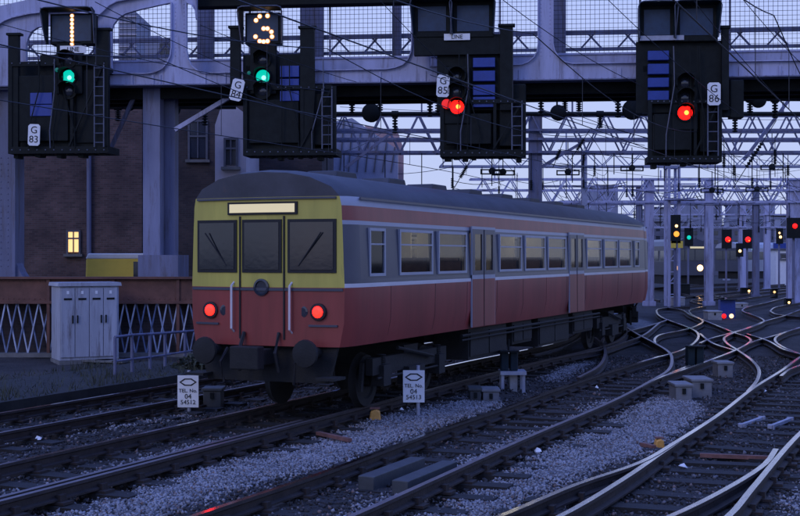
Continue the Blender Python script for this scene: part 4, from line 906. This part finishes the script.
while x < xR: b.lathe((x,Yp,zm_+.06),(0,-1,0),[(0,.018),(.012,.012),(.014,.003)],6); b.lathe((x,Yp,zt-.06),(0,-1,0),[(0,.018),(.012,.012),(.014,.003)],6); x += .14
b.build('rivets','rust_plate',pa,kind='stuff')
# cabinets
Yc = 31.8; cb_rz = R(27); cb = thing('equipment_cabinet','tall pale grey four-door trackside cabinet in front of the lattice parapet','cabinet',(P(88,0,Yc).x,Yc,GZ))
x0,x1 = P(60,0,Yc).x,P(119,0,Yc).x; zt = P(0,286,Yc).z
MB().box(x0,x1,Yc,Yc+1.0,GZ+.08,zt).build('body','cabinet_grey',cb,bevel=.01)
MB().prism([(x0-.06,zt),(x1+.06,zt),(x1+.04,zt+.09),(x0-.04,zt+.09)],Yc-.07,Yc+1.08).build('roof','cabinet_grey',cb)
n=4
for k in range(n):
    a = x0+.03+(x1-x0-.06)*k/n; c_ = a+(x1-x0-.06)/n-.02; dr = MB().box(a,c_,Yc-.035,Yc,GZ+.16,zt-.05).build('door','cabinet_grey',cb,bevel=.006)
    hx = c_-.05 if k%2==0 else a+.05; MB().box(hx-.015,hx+.015,Yc-.07,Yc-.035,.75,.95).build('handle','black_steel',dr)
    MB().box((a+c_)/2-.1,(a+c_)/2+.1,Yc-.045,Yc-.035,zt-.35,zt-.3).build('vent','black_steel',dr); MB().box((a+c_)/2-.03,(a+c_)/2+.03,Yc-.043,Yc-.035,zt-.2,zt-.12).build('label_plate','plate_white',dr)
MB().box(x0-.02,x1+.02,Yc-.03,Yc+1.02,GZ-.05,GZ+.08).build('plinth','concrete',cb)
cb.rotation_euler = (0,0,cb_rz)
for k,(xa,lb) in enumerate(((70,'left'),(92,'middle'),(106,'right'))):
    c = G(xa+6,361+k*.5,GZ+.03); o = MB().box(-.42,.42,-.25,.25,0,.06).build('cover_slab','concrete',None,bevel=.01,label=f'low concrete cover slab at the cabinet foot, {lb} of three',cat='slab',group='slabs at the cabinet foot'); o.location=c; o.rotation_euler=(0,0,R(-14))
# dark platform edge running along the outer track
t1e = offset(t1c, 2.05); e = catmull(t1e, 2.0); e=[p for p in e if p.y<30]
v=[];f=[]
for p,n_ in zip(e, offset(e,2.2)): v += [(p.x,p.y,GZ-.1),(p.x,p.y,-.06),(n_.x,n_.y,.0),(n_.x,n_.y,GZ-.1)]
for i in range(len(e)-1):
    for k in range(4): f.append((i*4+k,(i+1)*4+k,(i+1)*4+(k+1)%4,i*4+(k+1)%4))
f += [(0,1,2,3),tuple(range(len(v)-1,len(v)-5,-1))]
o = obj_from('low_retaining_wall', v, f, 'dirty_concrete', label='low dark concrete edge beside the outermost track below the cabinets', cat='wall')
fix = bmesh.new(); fix.from_mesh(o.data); bmesh.ops.recalc_face_normals(fix, faces=fix.faces); fix.to_mesh(o.data); fix.free()
# handrail
hr = thing('handrail','grey tube handrail with two rails in front of the lattice parapet','handrail',G(115,388,GZ))
ps = [(115,337,386),(132,335,383),(150,334,380),(165,333,377),(185,331.5,372),(205,330,368),(222,329,364),(236,328,361)]
pts=[]
for px,yt,ybt in ps:
    base=G(px,ybt,GZ); top=P(px,yt,base.y); pts.append((base,top)); MB().tube(base,top,.035,8).build('post','steel_paint_dark',hr)
MB().path([t_ for _,t_ in pts],.03,7).build('top_rail','steel_paint_dark',hr); MB().path([b_0.lerp(t_,.5) for b_0,t_ in pts],.025,7).build('mid_rail','steel_paint_dark',hr)
# yellow van behind the parapet
Yv=38; vn=thing('parked_van','yellow van with white roof parked behind the parapet','van',(P(130,0,Yv).x,Yv,GZ))
x0,x1=P(84,0,Yv).x,P(196,0,Yv).x; zr=P(0,255,Yv).z; VB=.55
body=MB().prism([(x0,VB-.2),(x1,VB-.2),(x1,VB+.75),(x1-.75,VB+.95),(x1-1.15,zr-.1),(x0+.05,zr-.1)],Yv,Yv+1.8).build('body','van_yellow',vn,bevel=.06)
MB().prism([(x0+.04,zr-.12),(x1-1.12,zr-.12),(x1-1.25,zr+.05),(x0+.12,zr+.05)],Yv-.01,Yv+1.81).build('roof','roof_white',vn,bevel=.04)
for a,c_ in ((x1-1.9,x1-1.3),): MB().box(a,c_,Yv-.02,Yv+.02,VB+.95,zr-.2).build('window','dark_glass',vn)
for wx in (x0+.75,x1-.75): MB().lathe((wx,Yv-.02,GZ+.33),(0,1,0),[(0,.2),(.02,.33),(.2,.33),(.22,.2)],18).build('wheel','rubber',vn,smooth=True)
MB().box(x0+.3,x1-.3,Yv+.3,Yv+1.5,GZ+.3,VB-.2).build('chassis','underframe',vn)
# scrub by the handrail
def scrub(name,label,c,r,h,n):
    b=MB()
    for _ in range(n):
        a=random.uniform(0,6.28); rr=r*math.sqrt(random.random()); z=h*(1-(rr/r)**2)*random.random()
        p=Vector(c)+Vector((rr*math.cos(a),rr*math.sin(a)*.6,z)); d1=Vector((random.gauss(0,1),random.gauss(0,1),random.gauss(.5,1))).normalized()*random.uniform(.05,.12); d2=d1.cross(Vector((random.gauss(0,1),random.gauss(0,1),random.gauss(0,1)))).normalized()*.03
        b.add([p-d1,p+d2,p+d1,p-d2],[(0,1,2,3)])
    t=thing(name,label,'shrub',c); b.build('foliage','shrub_leaf',t)
    s=MB()
    for k in range(7): a=k*.9; s.tube(c,Vector(c)+Vector((r*.6*math.cos(a),r*.35*math.sin(a),h*.7)),.012,4,.004)
    s.build('stems','weathered_wood',t)
wb=MB()
for _ in range(5200):
    k=random.randrange(1,len(e)-1); p=e[k].lerp(e[k+1],random.random())+Vector((-math.cos(TH),math.sin(TH),0))*(random.random()**1.3*3.2+.05); hgt=random.uniform(.04,.20)*(1.5 if math.sin(p.x*2.3+p.y*1.1)>.5 else .7)
    z0=-.06; a=random.uniform(0,3.14); dv=Vector((math.cos(a),math.sin(a),0))*random.uniform(.006,.014); ln=Vector((random.gauss(0,.05),random.gauss(0,.05),hgt))
    q0=Vector((p.x,p.y,z0)); wb.add([q0-dv,q0+dv,q0+ln],[(0,1,2)])
wb.build('weeds','shrub_leaf',None,label='thin dark weeds along the low edge below the cabinets',cat='weeds',kind='stuff')
scrub('low_shrub','dark low scrub growing behind the handrail',G(196,378,GZ),.75,.55,1400)

# ------------------------------------------------------------------ telephone signs
def tel_sign(label, px0,py0,px1,py1,ybase,num,postx):
    base=G(postx,ybase,GZ+.03); Y=base.y; t=thing('telephone_sign',label,'sign',base,group='telephone number signs')
    a,c=P(px0,py0,Y),P(px1,py1,Y); W=c.x-a.x; Hh=a.z-c.z; cx,cz=(a.x+c.x)/2,(a.z+c.z)/2
    MB().box(a.x,c.x,Y-.05,Y-.038,c.z,a.z).build('panel','plate_white',t,bevel=.002)
    MB().tube((base.x,Y,GZ-.2),(base.x,Y,a.z+.08),.03,10).build('post','galv',t)
    zz=cz+Hh*.29; hx,hy,th=W*.42,Hh*.115,W*.06
    out=[(-hx,0),(-hx*.4,-hy),(hx*.4,-hy),(hx,0),(hx*.4,hy),(-hx*.4,hy)]
    inn=[(x*.78,y*.68) for x,y in out]
    me=filled([[(cx+x,zz+y) for x,y in out],[(cx+x,zz+y) for x,y in inn]],Y-.054,.004); me.materials.append(MATS['ink']); o=bpy.data.objects.new('hexagon_emblem',me); o.location=-wloc(t); link(o,t)
    for tx,s_,dz in (('TEL. No.',W*.24,.02),('04',W*.33,-.16),(num,W*.29,-.34)): text('lettering',tx,s_,'ink',t,(cx,Y-.055,cz+Hh*dz))
tel_sign('white telephone sign reading 04 54513 on a post in the ballast',403,370,424.5,402,418,'54513',418)
tel_sign('white telephone sign reading 04 54512 beside the small grey box at left',178,375,199,407,414,'54512',189)

# ------------------------------------------------------------------ small trackside things
def box_thing(name,label,cat,px0,py0,px1,ybase,dep,m_,group=None,lid=True,feet=False):
    base=G((px0+px1)/2,ybase,GZ); Y=base.y; t=thing(name,label,cat,base,group=group)
    x0,x1=P(px0,0,Y).x,P(px1,0,Y).x; z1=P(0,py0,Y).z
    MB().box(x0,x1,Y,Y+dep,GZ-.03,z1-.05).build('case',m_,t,bevel=.012)
    if lid: MB().box(x0-.025,x1+.025,Y-.03,Y+dep+.03,z1-.05,z1).build('lid',m_,t,bevel=.01)
    MB().box((x0+x1)/2-.03,(x0+x1)/2+.03,Y-.04,Y,z1-.18,z1-.08).build('latch','black_steel',t)
    return t
mat('box_grey',(0.17,0.175,0.19),.6,0,.3,5,.15); mat('box_dark',(0.05,0.055,0.06),.6,0,.3,5,.15)
box_thing('telephone_box','small dark grey cast box beside the left telephone sign','box',203,388,221,411,.4,'box_dark')
box_thing('point_machine','pale grey point machine, wider of the pair right of centre','point machine',692,379,712,399,.7,'box_grey','point machines')
box_thing('point_machine','grey point machine, lower left of the pair right of centre','point machine',676,384,692,404,.6,'box_grey','point machines')
box_thing('point_machine','small grey point machine above the pair, inside the curve','point machine',718,362,733,379,.5,'box_grey','point machines')
box_thing('point_machine','pale weathered box beside the bench-like stand left of centre','point machine',483,389,499,404,.5,'box_grey','point machines')
box_thing('point_machine','dark box left of the pale weathered box','point machine',470,388,481,404,.5,'box_dark','point machines')
def twin(label,px0,px1,py0,py1,ybase,stand):
    base=G((px0+px1)/2,ybase,GZ); Y=base.y; t=thing('ground_signal',label,'signal',base,group='dark ground signals'); x0,x1=P(px0,0,Y).x,P(px1,0,Y).x; w_=(x1-x0); z0,z1=P(0,py1,Y).z,P(0,py0,Y).z
    for a,c in ((x0,x0+w_*.45),(x0+w_*.55,x1)): MB().box(a,c,Y,Y+.3,z0,z1).build('lamp_case','hood_blue',t,bevel=.02); MB().box(a-.02,c+.02,Y-.12,Y+.05,z1-.02,z1+.01).build('hood','black_steel',t)
    if stand:
        xs0,xs1=P(stand[0],0,Y).x,P(stand[1],0,Y).x; zs=z0; MB().box(xs0,xs1,Y-.1,Y+.45,zs-.07,zs).build('stand_top','galv',t)
        for x in (xs0+.05,xs1-.05): MB().box(x-.03,x+.03,Y-.05,Y+.02,GZ,zs-.07).box(x-.03,x+.03,Y+.36,Y+.42,GZ,zs-.07).build('stand_leg','galv',t)
        MB().box(xs0+.2,xs0+.35,Y+.05,Y+.3,GZ,zs-.07).build('riser','concrete_pale',t)
        MB().tube(((x0+x1)/2,Y+.2,z1),((x0+x1)/2,Y+.2,z1+.22),.02,6).build('finial','black_steel',t)
    else: MB().box(x0,x1,Y+.02,Y+.28,GZ,z0).build('base','box_dark',t)
twin('dark twin-case ground signal on a pale bench-like stand near the train',501,518,351,371,393,(500,526))
twin('dark twin-case ground signal standing among the curved rails',688,704,346,366,369,None)
# blue lit ground signal and distant light boxes
def light_box(label,px,ybase,w_,h_,m_,lamps,name='ground_signal'):
    base=G(px,ybase,GZ); Y=base.y; s_=Y/F; t=thing(name,label,'signal',base,group='lit ground signals')
    MB().box(base.x-w_*s_/2,base.x+w_*s_/2,Y,Y+.4,GZ,GZ+h_*s_).build('case',m_,t,bevel=.02); MB().box(base.x-w_*s_/2-.03,base.x+w_*s_/2+.03,Y-.2,Y+.1,GZ+h_*s_,GZ+h_*s_+.03).build('hood','black_steel',t)
    for lx,ly,c,r in lamps:
        p=P(lx,ly,Y-.02); MB().lathe(p,(0,-1,0),[(0,r*s_),(.02,r*s_*.9),(.05,.01)],12).build('lamp',c,t,smooth=True)
light_box('blue ground signal with one red and one warm white lamp',728,319,15,19,'blue_panel',[(724,316,'red_lens',2.2),(731.5,316,'small_warm',2.2)])
light_box('dark ground light with one white lamp, left of two near the far masts',746,296,9,8,'black_steel',[(749,291,'small_warm',1.2)])
light_box('dark ground light with a dim lamp, right of two near the far masts',775,298,6,9,'black_steel',[(774.5,292,'warm_window',1.3)])
light_box('small ground light with one amber-white lamp near the right edge',789,307,6,8,'black_steel',[(789,302.5,'small_warm',1.2)])
light_box('tiny pair of orange ground lamps below the distant red signals',761,277,9,7,'black_steel',[(758,272.5,'amber',1.5),(762.5,273,'small_warm',1.1)])
light_box('tiny white lantern between the far masts',733,278,5,9,'concrete_pale',[])
box_thing('relay_box','black relay box at the foot of the lattice mast','box',669,284,690,297,.8,'black_steel')
box_thing('battery_box','pale concrete box left of the blue ground signal','box',708,311,722,320,.8,'concrete_pale')
box_thing('battery_box','pale concrete box right of the blue ground signal','box',736,303,748,308,.8,'concrete_pale')
box_thing('battery_box','pale box on the ground right of the lattice mast','box',671,297,685,306,.9,'concrete_pale')
# dark flat boxes between the rails of the middle track
for (px,py,L,lb) in ((393,466,1.5,'left'),(426,470,1.5,'right')):
    c=G(px,py,-.05); m=MB(); m.box(-.1,.1,-L/2,L/2,-.22,0); m.box(-.13,.13,-L/2-.05,L/2+.05,-.24,-.2); o=m.build('track_magnet','box_dark',None,bevel=.01,label=f'long dark flat box between the middle rails, {lb} of the pair',cat='track box',group='boxes between the middle rails'); o.location=c; o.rotation_euler=(0,0,-R(24))
for (px,py,lb) in ((752,417,'left'),(781,418,'right')):
    c=G(px,py,-.1); o=MB().box(-.03,.03,-.6,.6,-.1,-.05).box(-.05,.05,-.55,-.48,-.12,-.04).box(-.05,.05,.48,.55,-.12,-.04).build('stretcher_rod','galv',None,label=f'short steel bar on the timbers near the right edge, {lb} of two',cat='rail fitting',group='bars on the right timbers'); o.location=c; o.rotation_euler=(0,0,-R(33))
# orange lamp-like caps and a red board
def cap(label,px,py,s_):
    b0=G(px,py,GZ+.04); t=thing('marker_cap',label,'marker',b0,group='orange markers'); MB().prism([(b0.x-.1*s_,b0.z),(b0.x+.1*s_,b0.z),(b0.x+.08*s_,b0.z+.16*s_),(b0.x+.02*s_,b0.z+.2*s_),(b0.x-.07*s_,b0.z+.17*s_)],b0.y-.08,b0.y+.08).build('cap','orange_cap',t,bevel=.02); MB().box(b0.x-.08*s_,b0.x+.08*s_,b0.y-.06,b0.y+.06,b0.z+.2*s_,b0.z+.225*s_).build('rim','weathered_wood',t)
cap('orange cap lying in the ballast left of the telephone sign',375,421,1.0)
cap('small orange cap beside the rail right of centre',659,448,.7)
for p0,p1,lb in (((700,455),(775,458),'across the right-hand timbers'),((642,444),(654,447),'beside the small orange cap'),((318,433),(350,440),'lying on the ballast left of centre')):
    a,c=G(*p0,GZ+.1),G(*p1,GZ+.1); MB().bar(a,c,.07,.05).build('board','weathered_wood',None,label='reddish weathered board '+lb,cat='board',group='loose boards')
for k,(px,py,lb) in enumerate(((38,440,'left foreground near the outer track'),(597,388,'between the middle rails right of centre'),(683,468,'on the timbers of the points'),(401,411,'just left of the telephone sign post'),(764,392,'beside the right curve'),(538,452,'at the rail of the middle track'))):
    c=G(px,py,GZ+.09); b=MB(); s_=.05
    b.add([(-s_,-s_*.6,0),(s_*.9,-s_*.5,.01),(s_,s_*.6,.03),(-s_*.8,s_*.7,.02),(-s_*.3,0,s_*1.3),(s_*.5,.1*s_,s_)],[(0,1,5,4),(1,2,5),(2,3,4,5),(3,0,4),(0,3,2,1)]); o=b.build('litter','plate_white',None,label='white scrap of litter '+lb,cat='litter',group='white litter scraps'); o.location=c; o.rotation_euler=(0,0,k*1.3)

# ------------------------------------------------------------------ distance
def far_train(label,px,Y,rz,front,side,lamps=True,L=19):
    c=Vector(((px-400)/F*Y,Y,0)); t=thing('distant_train',label,'train',c,rz,local=True)
    prof=[(-1.36,1.0),(-1.4,2.0),(-1.36,3.2),(-1.1,3.55),(-.5,3.75),(.5,3.75),(1.1,3.55),(1.36,3.2),(1.4,2.0),(1.36,1.0)]
    MB().prism(prof,0,L).build('coach',side,t); MB().prism([(x*.98,z) for x,z in prof if z<3.4],-.03,0).build('end_panel',front,t)
    for a in (-1.2,-.4,.4): MB().box(a,a+.8-.06,-.06,-.02,2.1,2.95).build('cab_window','train_glass',t)
    MB().box(-1.2,1.2,.3,L-.3,.3,1.0).build('underframe','underframe',t)
    for k in range(9):
        for sx in (-1,1): MB().box(sx*1.4-.02,sx*1.4+.02,1+k*2,2.5+k*2,2.1,2.85).build('window','train_glass',t)
    if lamps:
        for x,r in ((-.95,.16),(.78,.24)): MB().lathe((x,-.04,1.55),(0,-1,0),[(0,r),(.02,r*.9),(.05,.02)],14).build('head_lamp','head_lamp',t,smooth=True)
        MB().box(.0,1.15,-.07,-.02,3.02,3.16).build('destination_display','dest_glow',t)
    return t
far_train('oncoming train with glowing headlights behind the lattice mast',690,94,R(8),'train_band','train_band')
far_train('grey stabled train in the distance left of the red signal pair',727,118,R(-50),'train_band','train_pale',False)
far_train('dim stabled train beyond the white hut',775,150,R(-70),'train_band','far_wall_pale',False)
def far_signal(label,px,py,Y,lamps,w_=.45,h_=1.1):
    p=P(px,py,Y); t=thing('distant_signal',label,'signal',(p.x,Y,GZ),group='distant signals')
    MB().box(p.x-w_/2,p.x+w_/2,Y,Y+.2,p.z-h_/2,p.z+h_/2).build('backplate','black_steel',t); MB().box(p.x-.06,p.x+.06,Y+.2,Y+.3,GZ,p.z+h_/2).build('post','steel_paint_dark',t)
    for lx,ly,c,r in lamps:
        q_=P(lx,ly,Y-.01); MB().lathe(q_,(0,-1,0),[(0,r),(.03,r*.85),(.05,.02)],14).build('lamp',c,t,smooth=True)
far_signal('distant signal showing amber beside the lattice mast',676,229,66,[(676.5,234,'amber',.15),(676.5,226,'small_warm',.08)],.5,1.5)
far_signal('distant signal showing green left of the grey post',689,237,90,[(689,237.5,'green_lens',.15)],.6,1.3)
far_signal('distant red signal, left of the red pair',727,239,92,[(729,240.5,'red_core',.06),(728,239.5,'red_lens',.2)],.7,1.4)
far_signal('distant red signal, right of the red pair',748,239,92,[(749,240.5,'red_core',.06),(748,239.5,'red_lens',.2)],.7,1.4)
far_signal('distant signal with small white lamp below the red pair',740,250,92,[(740,251,'small_warm',.11),(753,249.5,'green_core',.08)],.5,1.0)
far_signal('distant pale yellow lamp above the white hut',780,236,96,[(779.5,233,'small_warm',.08),(780.5,237,'small_warm',.11)],.5,1.2)
far_signal('red signal at the right edge high on the post',795,228,67,[(795,226,'red_lens',.13)],.8,1.1)
yp=thing('warning_plate','pair of yellow square plates below the amber signal','sign',P(676,247,66)); 
for x in (671,678): a,c=P(x,241,66),P(x+5,248,66); MB().box(a.x,c.x,66,66.05,c.z,a.z).build('plate','van_yellow',yp)
MB().box(P(676.5,0,66).x,P(677.5,0,66).x,66.05,66.1,GZ,P(0,241,66).z).build('backing_post','steel_paint_dark',yp)
ht=thing('white_hut','small white hut with one dark window near the right edge','hut',(P(783,0,110).x,110,GZ))
bbox('wall',776,791,250,110,3,'roof_white',ht); bbox('roof',775,792,248.5,109.8,3.4,'slate',ht,P(0,250,110).z); bbox('blue_fascia',774,793,243,109.9,.3,'blue_panel',ht,P(0,248.4,110).z); winpart(ht,781,254,786,258,109.97,mull=0)
bs=thing('buffer_frame','white trestle-like frame at the right edge below the hut','frame',G(790,284,GZ)); Y=bs.location.y
for x in (780,792,800): MB().box(P(x-1,0,Y).x,P(x+1,0,Y).x,Y,Y+.3,GZ,P(0,270,Y).z).build('leg','roof_white',bs)
MB().box(P(777,0,Y).x,P(806,0,Y).x,Y-.1,Y+.5,P(0,271,Y).z,P(0,268,Y).z).build('beam','roof_white',bs)
fb=[('long low dark depot behind the far portals',470,690,222,190,'far_wall'),('grey warehouse block under the far portal',690,742,226,175,'far_wall'),('tall bluish office block at the right behind the lattices',742,775,204,230,'far_wall_pale'),('wide dark shed at the far right',775,860,216,210,'far_wall'),('low pale block in the gap beside the tall column',655,676,208,220,'far_wall_pale'),('bluish block above the train roof',596,618,186,200,'far_wall_pale'),('stepped far block behind the middle lattice',690,722,200,240,'far_wall_pale')]
for lb,a,c,yt,Y,m_ in fb:
    t=thing('distant_building',lb,'building',(P((a+c)/2,0,Y).x,Y,GZ),group='far buildings'); bbox('wall',a,c,yt,Y,12,m_,t); bbox('roof_edge',a-.5,c+.5,yt-1.2,Y-.3,12.6,'slate',t,P(0,yt,Y).z)
    nx_=max(2,int((c-a)/9))
    for i in range(nx_):
        for j in range(2):
            xx=a+(c-a)*(i+.5)/nx_; yy=yt+5+j*9
            if yy<262: MB().box(P(xx-2,0,Y).x,P(xx+2,0,Y).x,Y-.05,Y+.05,P(0,yy+4,Y).z,P(0,yy,Y).z).build('window','dark_glass',t)

for o in bpy.data.objects:
    if '_local' in o: del o['_local']
